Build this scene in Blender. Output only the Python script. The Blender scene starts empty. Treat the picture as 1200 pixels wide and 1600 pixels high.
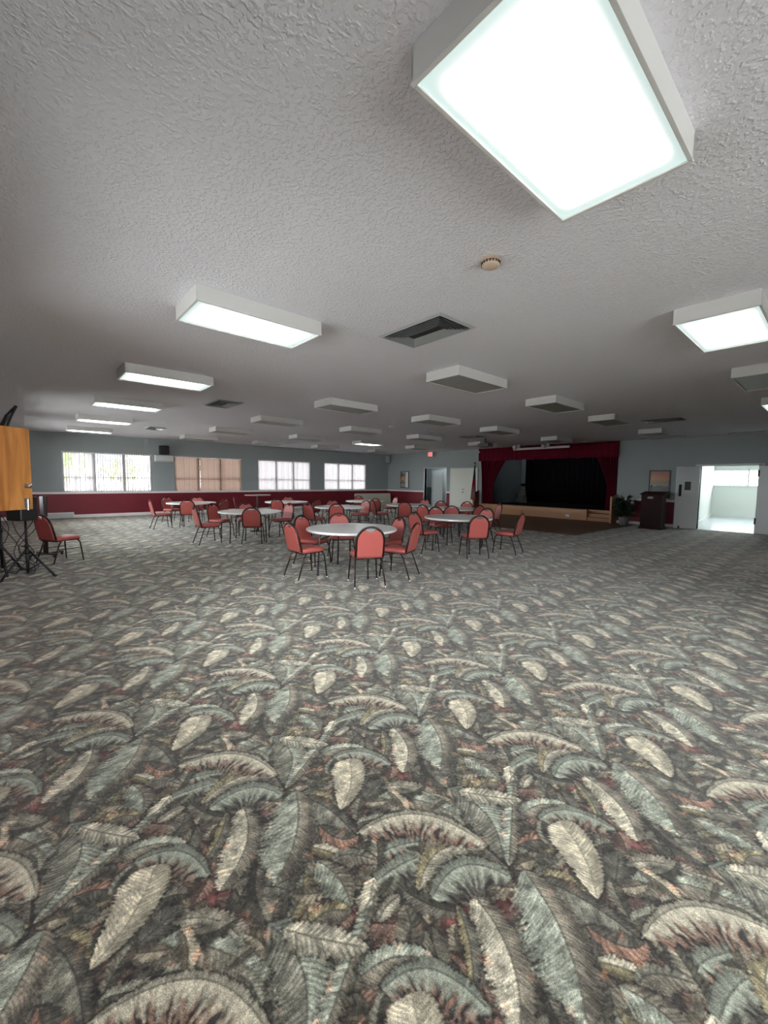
import bpy, math, random
import numpy as np
from mathutils import Vector, Matrix

# ------------------------------------------------------------------ camera, world, exposure
scene = bpy.context.scene
COL = scene.collection
PI = math.pi
CAM = Vector((0.0, 0.0, 1.55))
cam_data = bpy.data.cameras.new('camera')
cam = bpy.data.objects.new('camera', cam_data)
COL.objects.link(cam)
PITCH, ROLL, YAW, FPX = 0.0777, 0.0118, 0.8461, 639.26
_fw = Vector((-math.sin(YAW)*math.cos(PITCH), math.cos(YAW)*math.cos(PITCH), -math.sin(PITCH)))
_rt = Vector((math.cos(YAW), math.sin(YAW), 0))
_up = _rt.cross(_fw)
_r2 = _rt*math.cos(ROLL) + _up*math.sin(ROLL)
_u2 = -_rt*math.sin(ROLL) + _up*math.cos(ROLL)
_m = Matrix((( _r2.x, _u2.x, -_fw.x, CAM.x), (_r2.y, _u2.y, -_fw.y, CAM.y), (_r2.z, _u2.z, -_fw.z, CAM.z), (0, 0, 0, 1)))
cam.matrix_world = _m
cam_data.sensor_fit = 'VERTICAL'
cam_data.sensor_height = 32.0
cam_data.lens = FPX / 1600.0 * 32.0
cam_data.clip_start = 0.05
cam_data.clip_end = 300
scene.camera = cam

scene.view_settings.view_transform = 'Standard'
scene.view_settings.look = 'None'
scene.view_settings.gamma = 1.0
scene.view_settings.use_curve_mapping = False
scene.view_settings.exposure = 0.0

LAMP = 11.0        # brightness of the lit ceiling fixtures
SKY = 23.0          # daylight outside the windows
world = bpy.data.worlds.new('sky')
scene.world = world
world.use_nodes = True
_bg = world.node_tree.nodes['Background']
_bg.inputs['Color'].default_value = (0.95, 0.965, 1.0, 1)
_bg.inputs['Strength'].default_value = SKY
scene.cycles.max_bounces = 7
scene.cycles.diffuse_bounces = 5
scene.cycles.glossy_bounces = 3
scene.cycles.transmission_bounces = 6
scene.cycles.transparent_max_bounces = 10
scene.cycles.sample_clamp_indirect = 6.0
scene.cycles.caustics_reflective = False
scene.cycles.caustics_refractive = False
scene.cycles.use_denoising = True

# ------------------------------------------------------------------ helpers
class MB:
    """collects shapes into one mesh"""
    def __init__(s):
        s.v = []; s.f = []; s.mi = []; s.cur = 0
    def add(s, vs, fs):
        o = len(s.v)
        s.v += [tuple(v) for v in vs]
        s.f += [tuple(i+o for i in f) for f in fs]
        s.mi += [s.cur]*len(fs)
        return s
    def box(s, x0, x1, y0, y1, z0, z1, M=None):
        vs = [Vector((x, y, z)) for z in (z0, z1) for y in (y0, y1) for x in (x0, x1)]
        if M: vs = [M @ v for v in vs]
        return s.add(vs, [(0,2,3,1),(4,5,7,6),(0,1,5,4),(2,6,7,3),(0,4,6,2),(1,3,7,5)])
    def tube(s, pts, r, n=8, closed=False):
        pts = [Vector(p) for p in pts]
        k = len(pts); rs = r if isinstance(r, (list, tuple)) else [r]*k
        vs = []; prev = None
        for i, p in enumerate(pts):
            a = pts[(i-1) % k] if (closed or i > 0) else pts[i]
            b = pts[(i+1) % k] if (closed or i < k-1) else pts[i]
            t = (b-a).normalized()
            if prev is None:
                ref = Vector((0,0,1)) if abs(t.z) < .9 else Vector((1,0,0))
                nn = t.cross(ref).normalized()
            else:
                nn = (prev - t*prev.dot(t)).normalized()
            prev = nn; bb = t.cross(nn)
            for j in range(n):
                a_ = 2*PI*j/n
                vs.append(p + (nn*math.cos(a_) + bb*math.sin(a_))*rs[i])
        fs = []
        for i in range(k if closed else k-1):
            for j in range(n):
                i2 = (i+1) % k
                fs.append((i*n+j, i*n+(j+1) % n, i2*n+(j+1) % n, i2*n+j))
        if not closed:
            fs.append(tuple(range(n-1, -1, -1))); fs.append(tuple((k-1)*n+j for j in range(n)))
        return s.add(vs, fs)
    def lathe(s, prof, n=24, c=(0,0,0)):
        vs = []
        for (r, z) in prof:
            for j in range(n):
                a = 2*PI*j/n
                vs.append((c[0]+r*math.cos(a), c[1]+r*math.sin(a), c[2]+z))
        fs = []
        for i in range(len(prof)-1):
            for j in range(n):
                fs.append((i*n+j, i*n+(j+1) % n, (i+1)*n+(j+1) % n, (i+1)*n+j))
        fs.append(tuple(range(n-1, -1, -1))); fs.append(tuple((len(prof)-1)*n+j for j in range(n)))
        return s.add(vs, fs)
    def prism(s, poly, z0, z1, M=None):
        n = len(poly)
        vs = [Vector((x, y, z0)) for x, y in poly] + [Vector((x, y, z1)) for x, y in poly]
        if M: vs = [M @ v for v in vs]
        fs = [tuple(range(n-1, -1, -1)), tuple(range(n, 2*n))]
        fs += [(i, (i+1) % n, n+(i+1) % n, n+i) for i in range(n)]
        return s.add(vs, fs)
    def grid(s, fn, nu, nv):
        vs = [fn(i/(nu-1), j/(nv-1)) for j in range(nv) for i in range(nu)]
        fs = [(j*nu+i, j*nu+i+1, (j+1)*nu+i+1, (j+1)*nu+i) for j in range(nv-1) for i in range(nu-1)]
        return s.add(vs, fs)
    def build(s, name, mat, parent=None, smooth=False, bevel=0, seg=2, solid=0):
        me = bpy.data.meshes.new(name)
        me.from_pydata(s.v, [], s.f)
        mats = mat if isinstance(mat, (list, tuple)) else [mat]
        for m in mats: me.materials.append(m)
        if len(mats) > 1: me.polygons.foreach_set('material_index', s.mi)
        if smooth: me.polygons.foreach_set('use_smooth', [True]*len(me.polygons))
        me.update()
        o = bpy.data.objects.new(name, me)
        COL.objects.link(o)
        if parent: o.parent = parent
        if solid:
            md = o.modifiers.new('s', 'SOLIDIFY'); md.thickness = solid; md.offset = 0
        if bevel:
            md = o.modifiers.new('b', 'BEVEL'); md.width = bevel; md.segments = seg; md.limit_method = 'ANGLE'
            md.angle_limit = math.radians(40)
        return o

def tag(o, label=None, cat=None, group=None, kind=None):
    if label: o['label'] = label
    if cat: o['category'] = cat
    if group: o['group'] = group
    if kind: o['kind'] = kind
    return o
def empty(name, loc, rz=0, label=None, cat=None, group=None):
    o = bpy.data.objects.new(name, None); COL.objects.link(o)
    o.location = loc; o.rotation_euler = (0, 0, rz); o.empty_display_size = .1
    return tag(o, label, cat, group)
def struct(name, mb, mat, **k):
    return tag(mb.build(name, mat, **k), kind='structure')
def copy_tree(o, parent=None):
    c = o.copy(); COL.objects.link(c)
    if parent: c.parent = parent
    for ch in list(o.children): copy_tree(ch, c)
    return c
def arc(cx, cy, r, a0, a1, n):
    return [(cx+r*math.cos(math.radians(a0+(a1-a0)*i/(n-1))), cy+r*math.sin(math.radians(a0+(a1-a0)*i/(n-1)))) for i in range(n)]

# ------------------------------------------------------------------ materials
def mat(name, col, rough=.6, metal=0, spec=.5, vary=0, vscale=8, bump=0, bscale=40, trans=0, emit=None, estr=0, coord='Object', stretch=None):
    m = bpy.data.materials.new(name); m.use_nodes = True
    nt = m.node_tree; b = nt.nodes['Principled BSDF']
    b.inputs['Base Color'].default_value = (*col, 1)
    b.inputs['Roughness'].default_value = rough
    b.inputs['Metallic'].default_value = metal
    b.inputs['Specular IOR Level'].default_value = spec
    if trans: b.inputs['Transmission Weight'].default_value = trans
    if emit:
        b.inputs['Emission Color'].default_value = (*emit, 1); b.inputs['Emission Strength'].default_value = estr
    tc = nt.nodes.new('ShaderNodeTexCoord'); src = tc.outputs[coord]
    if stretch:
        mp = nt.nodes.new('ShaderNodeMapping'); mp.inputs['Scale'].default_value = stretch
        nt.links.new(src, mp.inputs['Vector']); src = mp.outputs['Vector']
    if vary:
        n = nt.nodes.new('ShaderNodeTexNoise'); n.inputs['Scale'].default_value = vscale; n.inputs['Detail'].default_value = 4
        nt.links.new(src, n.inputs['Vector'])
        mx = nt.nodes.new('ShaderNodeMix'); mx.data_type = 'RGBA'
        mx.inputs[6].default_value = (*[c*(1-vary) for c in col], 1); mx.inputs[7].default_value = (*[min(1, c*(1+vary)) for c in col], 1)
        nt.links.new(n.outputs['Fac'], mx.inputs[0]); nt.links.new(mx.outputs[2], b.inputs['Base Color'])
    if bump:
        n = nt.nodes.new('ShaderNodeTexNoise'); n.inputs['Scale'].default_value = bscale; n.inputs['Detail'].default_value = 3
        nt.links.new(src, n.inputs['Vector'])
        bp = nt.nodes.new('ShaderNodeBump'); bp.inputs['Strength'].default_value = bump; bp.inputs['Distance'].default_value = .02
        nt.links.new(n.outputs['Fac'], bp.inputs['Height']); nt.links.new(bp.outputs['Normal'], b.inputs['Normal'])
    return m

M_ceil = mat('ceiling_paint', (.85,.835,.90), rough=.9, spec=.2)
def _ceil(m):
    nt = m.node_tree; b = nt.nodes['Principled BSDF']
    tc = nt.nodes.new('ShaderNodeTexCoord')
    n1 = nt.nodes.new('ShaderNodeTexNoise'); n1.inputs['Scale'].default_value = 46; n1.inputs['Detail'].default_value = 3; n1.inputs['Roughness'].default_value = .45
    n2 = nt.nodes.new('ShaderNodeTexNoise'); n2.inputs['Scale'].default_value = 95; n2.inputs['Detail'].default_value = 2
    cr = nt.nodes.new('ShaderNodeValToRGB'); cr.color_ramp.elements[0].position = .46; cr.color_ramp.elements[1].position = .66
    mx = nt.nodes.new('ShaderNodeMath'); mx.operation = 'MULTIPLY_ADD'; mx.inputs[1].default_value = .35
    bp = nt.nodes.new('ShaderNodeBump'); bp.inputs['Strength'].default_value = .55; bp.inputs['Distance'].default_value = .007
    nt.links.new(tc.outputs['Object'], n1.inputs['Vector']); nt.links.new(tc.outputs['Object'], n2.inputs['Vector'])
    nt.links.new(n1.outputs['Fac'], cr.inputs['Fac']); nt.links.new(n2.outputs['Fac'], mx.inputs[0]); nt.links.new(cr.outputs['Color'], mx.inputs[2])
    nt.links.new(mx.outputs[0], bp.inputs['Height']); nt.links.new(bp.outputs['Normal'], b.inputs['Normal'])
_ceil(M_ceil)
M_wall = mat('grey_wall_paint', (.335,.365,.37), rough=.75, spec=.3, vary=.04, vscale=1.2, bump=.15, bscale=60)
M_red = mat('maroon_wainscot', (.17,.012,.022), rough=.5, spec=.35, vary=.08, vscale=1.5)
M_trim = mat('white_trim_paint', (.88,.80,.80), rough=.45)
M_white = mat('white_gloss_paint', (.72,.74,.74), rough=.4)
M_cream = mat('cream_paint', (.80,.80,.72), rough=.4)
M_dark = mat('dark_void', (.02,.02,.02), rough=.9)
M_black = mat('black_plastic', (.012,.012,.013), rough=.45, bump=.1, bscale=200)
M_metal_dark = mat('dark_tube_metal', (.02,.014,.013), rough=.32, metal=.6)
M_chrome = mat('chrome', (.7,.7,.7), rough=.2, metal=1)
M_grey = mat('grey_plastic', (.38,.39,.39), rough=.5)
M_fixture = mat('white_enamel', (.72,.71,.70), rough=.45)
M_wood_stage = mat('golden_oak_boards', (.42,.20,.09), rough=.45, vary=.25, vscale=6, stretch=(1,1,12))
M_exterior = mat('pale_concrete_outside', (.80,.77,.73), rough=.9, vary=.08, vscale=2)

# ------------------------------------------------------------------ carpet pattern (woven leaf repeat)
LEAVES = [
    ('W2', -1.692, 0.981, -1.608, 1.028, -1.496, 1.063, 0.042, -0.038, 'leaf', (92, 94, 86), (74, 74, 68)) ,
    ('W', -1.746, 0.983, -1.745, 1.096, -1.71, 1.173, 0.052, -0.096, 'leaf', (92, 94, 86), (112, 108, 86)) ,
    ('dk1', -1.39, 0.553, -1.354, 0.651, -1.24, 0.709, 0.05, -0.04, 'leaf', (74, 74, 68), (92, 94, 86)) ,
    ('dk2', -1.201, 0.636, -1.25, 0.715, -1.319, 0.769, 0.029, -0.04, 'leaf', (92, 94, 86), (112, 108, 86)) ,
    ('dk3', -1.005, 0.742, -1.002, 0.689, -0.999, 0.615, -0.044, 0.041, 'leaf', (92, 94, 86), (110, 108, 98)) ,
    ('V', -1.456, 1.132, -1.47, 1.226, -1.501, 1.338, 0.066, -0.068, 'leaf', (74, 74, 68), (92, 94, 86)) ,
    ('r35', -0.831, 1.531, -0.791, 1.615, -0.729, 1.639, 0.039, -0.062, 'leaf', (116, 94, 82), (74, 74, 68)) ,
    ('r36', -0.72, 1.45, -0.694, 1.546, -0.679, 1.638, 0.032, -0.032, 'leaf', (92, 94, 86), (110, 108, 98)) ,
    ('r37', -0.688, 1.471, -0.626, 1.527, -0.538, 1.531, 0.044, -0.05, 'leaf', (112, 108, 86), (116, 94, 82)) ,
    ('r38', -0.779, 1.477, -0.74, 1.545, -0.686, 1.585, 0.03, -0.034, 'leaf', (74, 74, 68), (92, 94, 86)) ,
    ('F', -1.46, 1.297, -1.35, 1.425, -1.149, 1.466, 0.04, -0.052, 'leaf', (110, 108, 98), (150, 150, 136)) ,
    ('E', -1.407, 1.166, -1.304, 1.364, -1.026, 1.475, 0.059, -0.07, 'leaf', (122, 130, 120), (110, 108, 98)) ,
    ('K', -1.184, 1.022, -1.159, 1.15, -1.047, 1.308, 0.038, -0.065, 'arch', (122, 130, 120), (116, 94, 82)) ,
    ('J', -1.108, 0.954, -1.095, 1.089, -1.052, 1.21, 0.049, -0.089, 'arch', (122, 130, 120), (74, 74, 68)) ,
    ('N', -1.239, 1.547, -1.017, 1.562, -0.839, 1.421, -0.106, 0.084, 'leaf', (92, 94, 86), (122, 130, 120)) ,
    ('O', -0.906, 1.647, -0.881, 1.802, -0.775, 1.901, 0.045, -0.066, 'leaf', (122, 130, 120), (110, 108, 98)) ,
    ('C', -1.669, 0.964, -1.516, 1.022, -1.32, 1.031, -0.157, 0.046, 'leaf', (92, 94, 86), (74, 74, 68)) ,
    ('Cfr', -1.469, 0.939, -1.359, 0.966, -1.315, 1.037, -0.055, 0.051, 'leaf', (116, 94, 82), (74, 74, 68)) ,
    ('Q', -1.79, 1.687, -1.596, 1.619, -1.466, 1.457, -0.103, 0.067, 'leaf', (150, 150, 136), (110, 108, 98)) ,
    ('Q0', -1.809, 1.613, -1.713, 1.554, -1.628, 1.463, -0.027, 0.034, 'leaf', (112, 108, 86), (92, 94, 86)) ,
    ('Y', -1.327, 0.839, -1.213, 0.863, -1.096, 0.834, -0.081, 0.046, 'leaf', (122, 130, 120), (110, 108, 98)) ,
    ('Z', -1.139, 0.689, -1.137, 0.762, -1.082, 0.826, 0.036, -0.062, 'leaf', (112, 108, 86), (110, 108, 98)) ,
    ('s29', -1.401, 0.851, -1.344, 0.894, -1.274, 0.926, 0.03, -0.036, 'leaf', (150, 150, 136), (112, 108, 86)) ,
    ('s29b', -1.29, 0.886, -1.265, 0.958, -1.17, 1.024, 0.03, -0.058, 'leaf', (92, 94, 86), (110, 108, 98)) ,
    ('s30', -1.123, 0.967, -1.067, 0.898, -1.02, 0.845, -0.05, 0.036, 'leaf', (150, 150, 136), (150, 150, 136)) ,
    ('s30b', -0.992, 0.877, -1.012, 0.937, -1.008, 0.995, 0.025, -0.042, 'leaf', (110, 108, 98), (150, 150, 136)) ,
    ('stem', -1.06, 1.873, -0.917, 1.617, -0.807, 1.416, -0.041, 0.039, 'leaf', (122, 130, 120), (110, 108, 98)) ,
    ('P', -0.838, 1.726, -0.776, 1.877, -0.588, 1.931, 0.032, -0.113, 'arch', (122, 130, 120), (116, 94, 82)) ,
    ('I', -0.974, 1.063, -1.032, 1.26, -0.919, 1.419, 0.043, -0.059, 'leaf', (112, 108, 86), (150, 150, 136)) ,
    ('H', -0.922, 1.08, -0.927, 1.276, -0.771, 1.375, 0.041, -0.154, 'arch', (122, 130, 120), (74, 74, 68)) ,
    ('D', -1.326, 1.053, -1.222, 1.323, -0.931, 1.423, 0.023, -0.142, 'arch', (150, 150, 136), (116, 94, 82)) ,
    ('Bl', -1.722, 0.959, -1.507, 0.844, -1.357, 0.665, -0.148, 0.083, 'leaf', (122, 130, 120), (110, 108, 98)) ,
    ('L', -1.189, 1.58, -1.087, 1.653, -0.956, 1.762, 0.049, -0.064, 'leaf', (150, 150, 136), (150, 150, 136)) ,
    ('A', -1.482, 1.061, -1.59, 1.206, -1.739, 1.3, 0.119, -0.086, 'leafA', (160, 158, 142), (152, 150, 134)) ,
]

PX = .965          # the repeat: 0.965 m, every other column dropped by half
RES = PX/388
TW, TH = 776, 388
def lin(c): 
    c = np.asarray(c, float)/255
    return np.where(c <= .04045, c/12.92, ((c+.055)/1.055)**2.4)
def carpet_tile():
    rng = np.random.RandomState(4)
    def noise(sx, sy, seed):
        r = np.random.RandomState(seed).randn(TH, TW)
        fy = np.fft.fftfreq(TH)[:, None]; fx = np.fft.fftfreq(TW)[None]
        k = np.exp(-2*(PI**2)*((fx*sx)**2+(fy*sy)**2))
        a = np.fft.ifft2(np.fft.fft2(r)*k).real
        return a/a.std()
    n_f = noise(1.1, 1.1, 1); n_m = noise(5, 5, 2); n_l = noise(28, 28, 3); n_m2 = noise(4, 9, 7)
    base = lin((60, 56, 53)); maroon = lin((88, 50, 48))
    tb = np.random.RandomState(11).rand(512, 64); tb = (tb+np.roll(tb, 1, 1)+np.roll(tb, 2, 1))/3; tb = (tb-.5)/tb.std(); t1 = np.random.RandomState(12).rand(997)
    img = np.empty((TH, TW, 3)); img[:] = base
    mk = np.clip(n_l*1.2+.1, 0, 1)[..., None]
    img = img*(1-mk*.8) + maroon*mk*.8
    img = img*np.clip(1+.35*n_m[..., None]+.2*n_m2[..., None], .3, 2)
    leaves = []
    for i in range(120):      # dark filler fronds under the drawn ones
        x, y = rng.rand()*PX, rng.rand()*PX; a = rng.rand()*2*PI; L = .14+.12*rng.rand(); w = .04+.02*rng.rand()
        dx, dy = math.cos(a)*L, math.sin(a)*L; c = (rng.rand()-.5)*.06
        cc = [(84, 84, 76), (112, 108, 94), (70, 68, 64), (98, 98, 88), (96, 80, 72)][i % 5]
        leaves.append(('f', x-dx/2, y-dy/2, x-dy*c/L, y+dx*c/L, x+dx/2, y+dy/2, w, -w, 'leaf', cc, tuple(int(v*.75) for v in cc)))
    small = []
    for i in range(46):
        x, y = rng.rand()*PX, rng.rand()*PX; a = rng.rand()*2*PI; L = .09+.09*rng.rand(); w = .022+.014*rng.rand()
        dx, dy = math.cos(a)*L, math.sin(a)*L; c = (rng.rand()-.5)*.05
        cc = [(96, 96, 86), (122, 118, 104), (82, 80, 74), (108, 110, 100), (104, 86, 76)][i % 5]
        small.append(('f', x-dx/2, y-dy/2, x-dy*c/L, y+dx*c/L, x+dx/2, y+dy/2, w, -w, 'leaf', cc, tuple(int(v*.7) for v in cc)))
    leaves += LEAVES[:14] + small + LEAVES[14:]
    orange = lin((158, 104, 78)); dk = lin((38, 36, 36))
    for li, lf in enumerate(leaves):
        _, ax, ay, mx_, my_, bx, by, wl, wr, st, cl, cr = lf
        wl, wr = (max(abs(wl), .02), max(abs(wr), .02)) if wl > 0 else (-max(abs(wl), .02), -max(abs(wr), .02))
        P0 = np.array([ax, ay]); Pm = np.array([mx_, my_]); P2 = np.array([bx, by]); P1 = 2*Pm - .5*(P0+P2)
        s_ = np.linspace(0, 1, 41)[:, None]
        C = (1-s_)**2*P0 + 2*s_*(1-s_)*P1 + s_**2*P2
        T = np.gradient(C, axis=0); seg = np.linalg.norm(T, axis=1); T /= seg[:, None]
        Ltot = seg.sum(); N = np.stack([-T[:, 1], T[:, 0]], 1)
        wmax = max(abs(wl), abs(wr))*1.25 + .02
        lo = C.min(0)-wmax; hi = C.max(0)+wmax
        ix = np.arange(int(lo[0]/RES)-1, int(hi[0]/RES)+2); iy = np.arange(int(lo[1]/RES)-1, int(hi[1]/RES)+2)
        X, Y = np.meshgrid(ix*RES, iy*RES)
        d2 = (X[..., None]-C[:, 0])**2 + (Y[..., None]-C[:, 1])**2
        j = d2.argmin(-1)
        dx = X-C[j, 0]; dy = Y-C[j, 1]
        t = dx*N[j, 0]+dy*N[j, 1]; along = dx*T[j, 0]+dy*T[j, 1]
        s = (j/40.) + along/Ltot
        left = (t > 0) if wl > 0 else (t < 0)       # side of eL
        w = np.where(left, abs(wl), abs(wr))
        sc = np.clip(s, 0, 1)
        if st == 'leafA': prof = (np.clip(sc, 0, 1)**.75 * (1-sc)**.28)/.62
        elif st == 'arch': prof = np.clip(4*sc*(1-sc), 0, 1)**.42
        else: prof = np.clip(4*sc*(1-sc), 0, 1)**.55
        at = np.abs(t)
        vf = .016 if st == 'leafA' else (.013 if li % 3 else .02)
        YY, XX = iy % TH, ix % TW
        nm = n_m[np.ix_(YY, XX)]; nf = n_f[np.ix_(YY, XX)]; nl = n_l[np.ix_(YY, XX)]
        ph = (s*Ltot - at*(.75 if st != 'arch' else .25) + .0022*nm)/vf
        tri = ph-np.floor(ph)
        hair = tb[np.floor(ph*7+li*31).astype(int) % 512, np.floor(at/.011+li).astype(int) % 64]
        segb = t1[(np.floor(ph).astype(int)+li*57+left*311) % 997]
        ww = w*prof*(1 - .26*(tri**2) - .34*(segb-.45) + .06*hair) + .0015*nm
        if st == 'leafA': ww = w*prof*(1-.14*tri**2+.03*hair) + .001*nm
        inside = (at < ww) & (s > -.02) & (s < 1.02)
        dark_outline = (at < ww+.007) & (s > -.04) & (s < 1.04)  # dark rim around each leaf, part of the woven pattern
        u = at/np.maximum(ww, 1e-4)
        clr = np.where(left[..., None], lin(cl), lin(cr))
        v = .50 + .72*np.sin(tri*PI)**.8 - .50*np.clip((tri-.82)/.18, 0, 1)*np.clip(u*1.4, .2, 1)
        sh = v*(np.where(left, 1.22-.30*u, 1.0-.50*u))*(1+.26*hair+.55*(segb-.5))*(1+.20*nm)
        if st == 'arch':
            clr = np.where(left[..., None], lin(cl), lin(cl))*1.0
            fr = np.clip((u-.30-.22*np.sin(s*Ltot/.009+nm*.9))*2.6, 0, 1)*(~left)
            k = fr[..., None]
            ors = (nl > .1) | (st == 'arch' and cr[0] > 140)
            low = np.where((np.sin(s*Ltot/.006+nm*1.3) > -.1)[..., None], lin(cr), dk)
            clr = clr*(1-k) + low*k
            sh = np.where(left, .8-.3*u, 1.22-.45*u) * (.86+.2*np.sin(tri*PI))*(1+.22*hair)
        elif st == 'leaf':
            og = np.clip((nm-1.2), 0, 1)*np.clip(u*1.5-.4, 0, 1)*.4
            clr = clr*(1-og[..., None]) + orange*og[..., None]
        rib = at < .0032
        sh = np.where(rib & (s > .03) & (s < .97), .35, sh)
        sh = sh*(1+.07*nf+.05*nm)
        if st == 'leafA': sh = sh*.75+.27
        colr = np.clip(clr*sh[..., None], .004, 1)
        for ox, oy in ((0, 0), (388, 194)):
            YI, XI = np.meshgrid((iy+oy) % TH, (ix+ox) % TW, indexing='ij')
            sub = img[YI, XI]
            e = dark_outline & ~inside
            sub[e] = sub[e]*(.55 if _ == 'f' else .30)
            sub[inside] = colr[inside]
            img[YI, XI] = sub
    # loop-pile weave
    yy, xx = np.mgrid[0:TH, 0:TW]
    weave = 1 + .10*n_f + .07*np.sin(xx*PI/2)*np.sin(yy*PI/2)
    img = np.clip(img*weave[..., None], .004, 1)
    return img.astype(np.float32)
TILE = carpet_tile()
def blurred(k):
    if k <= 1: return TILE
    a = TILE
    for ax in (0, 1):
        acc = np.zeros_like(a)
        for q in range(k): acc += np.roll(a, q-k//2, axis=ax)
        a = acc/k
    return a
CARPET_GAIN = np.array([1.50, 1.36, 1.30], np.float32)
def carpet_mesh():
    X0, X1, Y0, Y1 = -19.3, 4.6, -0.8, 17.4
    hx, hy = math.sin(YAW), math.cos(YAW)
    vs = []; cs = []; fs = []; off = 0
    tiles = {}
    bs = 1.0
    nx = int(math.ceil((X1-X0)/bs)); ny = int(math.ceil((Y1-Y0)/bs))
    for a in range(nx):
        for b in range(ny):
            xa, xb = X0+a*bs, min(X1, X0+(a+1)*bs); ya, yb = Y0+b*bs, min(Y1, Y0+(b+1)*bs)
            px_, py_ = max(xa, min(0, xb)), max(ya, min(0, yb)); d = math.hypot(px_, py_)
            vis = (xa < .3 and yb > -.3)
            res = .0042 if d < 2.0 else .006 if d < 3.3 else .010 if d < 6 else .018 if d < 9.5 else .03
            if not vis: res = .05
            n = int(math.ceil((xb-xa)/res)); m = int(math.ceil((yb-ya)/res))
            k = max(1, int(round(res/RES)))
            if k not in tiles: tiles[k] = blurred(k)
            gx = np.linspace(xa, xb, n+1); gy = np.linspace(ya, yb, m+1)
            XX, YY = np.meshgrid(gx, gy)
            vs.append(np.stack([XX.ravel(), YY.ravel(), np.zeros(XX.size)], 1))
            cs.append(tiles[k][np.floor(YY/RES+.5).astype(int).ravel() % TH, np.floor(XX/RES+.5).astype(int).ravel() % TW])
            i = (np.arange(m)[:, None]*(n+1)+np.arange(n)[None]).ravel() + off
            fs.append(np.stack([i, i+1, i+n+2, i+n+1], 1)); off += XX.size
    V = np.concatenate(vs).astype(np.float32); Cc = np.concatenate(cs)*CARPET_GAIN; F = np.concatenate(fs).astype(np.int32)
    me = bpy.data.meshes.new('floor')
    me.vertices.add(len(V)); me.vertices.foreach_set('co', V.ravel())
    me.loops.add(F.size); me.loops.foreach_set('vertex_index', F.ravel())
    me.polygons.add(len(F)); me.polygons.foreach_set('loop_start', np.arange(0, F.size, 4, dtype=np.int32))
    me.update(calc_edges=True)
    at = me.color_attributes.new('pile', 'FLOAT_COLOR', 'POINT')
    at.data.foreach_set('color', np.concatenate([Cc, np.ones((len(Cc), 1), np.float32)], 1).astype(np.float32).ravel())
    return me
M_carpet = bpy.data.materials.new('leaf_patterned_carpet'); M_carpet.use_nodes = True
def _cm():
    nt = M_carpet.node_tree; b = nt.nodes['Principled BSDF']
    a = nt.nodes.new('ShaderNodeVertexColor'); a.layer_name = 'pile'
    tc = nt.nodes.new('ShaderNodeTexCoord')
    n = nt.nodes.new('ShaderNodeTexNoise'); n.inputs['Scale'].default_value = 260; n.inputs['Detail'].default_value = 1
    mr = nt.nodes.new('ShaderNodeMapRange'); mr.inputs['From Min'].default_value = .3; mr.inputs['From Max'].default_value = .7
    mr.inputs['To Min'].default_value = .62; mr.inputs['To Max'].default_value = 1.38
    mx = nt.nodes.new('ShaderNodeVectorMath'); mx.operation = 'SCALE'
    nt.links.new(tc.outputs['Object'], n.inputs['Vector']); nt.links.new(n.outputs['Fac'], mr.inputs['Value'])
    nt.links.new(a.outputs['Color'], mx.inputs[0]); nt.links.new(mr.outputs['Result'], mx.inputs['Scale'])
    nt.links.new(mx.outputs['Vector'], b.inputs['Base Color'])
    b.inputs['Roughness'].default_value = .85; b.inputs['Specular IOR Level'].default_value = .15
    b.inputs['Sheen Weight'].default_value = .22; b.inputs['Sheen Roughness'].default_value = .5
_cm()
_fm = carpet_mesh(); _fm.materials.append(M_carpet)
floor = bpy.data.objects.new('floor', _fm); COL.objects.link(floor); tag(floor, kind='structure')

# ------------------------------------------------------------------ room shell
HC, WX, DY, XE, YS = 3.16, -19.19, 17.28, 3.6, -0.72
struct('floor', MB().box(WX-.2, XE+.2, YS-.2, DY+.2, -.15, -.012), M_dark)
struct('ceiling', MB().box(WX-.2, XE+.2, YS-.2, DY+.2, HC, HC+.12), M_ceil)
WIN = [(1.14, 4.08), (4.95, 7.89), (8.72, 11.66), (12.55, 15.5)]
ZS, ZT = .97, 2.48
m = MB(); ys = [YS-.2]+[v for w in WIN for v in w]+[DY+.2]
m.box(WX-.2, WX, YS-.2, DY+.2, 0, ZS-.001); m.box(WX-.2, WX, YS-.2, DY+.2, ZT, HC)
for i in range(0, len(ys), 2): m.box(WX-.2, WX, ys[i], ys[i+1], ZS-.001, ZT)
struct('wall_left', m, M_wall)
# stage wall with its openings
OPEN = [(-16.04, -14.45, 2.24, 0), (-12.15, -5.92, 3.02, .0), (-3.34, -1.87, 2.15, 0)]
m = MB(); xs = WX
for a, b, zt, z0 in OPEN:
    m.box(xs, a, DY, DY+.16, 0, HC); m.box(a, b, DY, DY+.16, zt, HC); xs = b
m.box(xs, XE+.2, DY, DY+.16, 0, HC)
struct('wall_back', m, M_wall)
ADDED_EW = [(-.4, 4.2)]; ADDED_FW = [(-17.8, -14.8), (-13.6, -10.6), (-4.95, -2.1)]; ZE = .12     # unseen window bays added behind the camera to brighten the ceiling
m = MB().box(XE, XE+.2, YS, DY, 0, ZE).box(XE, XE+.2, YS, DY, ZT, HC); ys = [YS]+[v for w in ADDED_EW for v in w]+[DY]
for i in range(0, len(ys), 2): m.box(XE, XE+.2, ys[i], ys[i+1], ZE, ZT)
struct('wall_right', m, M_wall)
m = MB().box(WX, XE+.2, YS-.2, YS, 0, ZS).box(WX, XE+.2, YS-.2, YS, ZT, HC); ys = [WX]+[v for w in ADDED_FW for v in w]+[XE+.2]
for i in range(0, len(ys), 2): m.box(ys[i], ys[i+1], YS-.2, YS, ZS, ZT)
struct('wall_front', m, M_wall)
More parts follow.
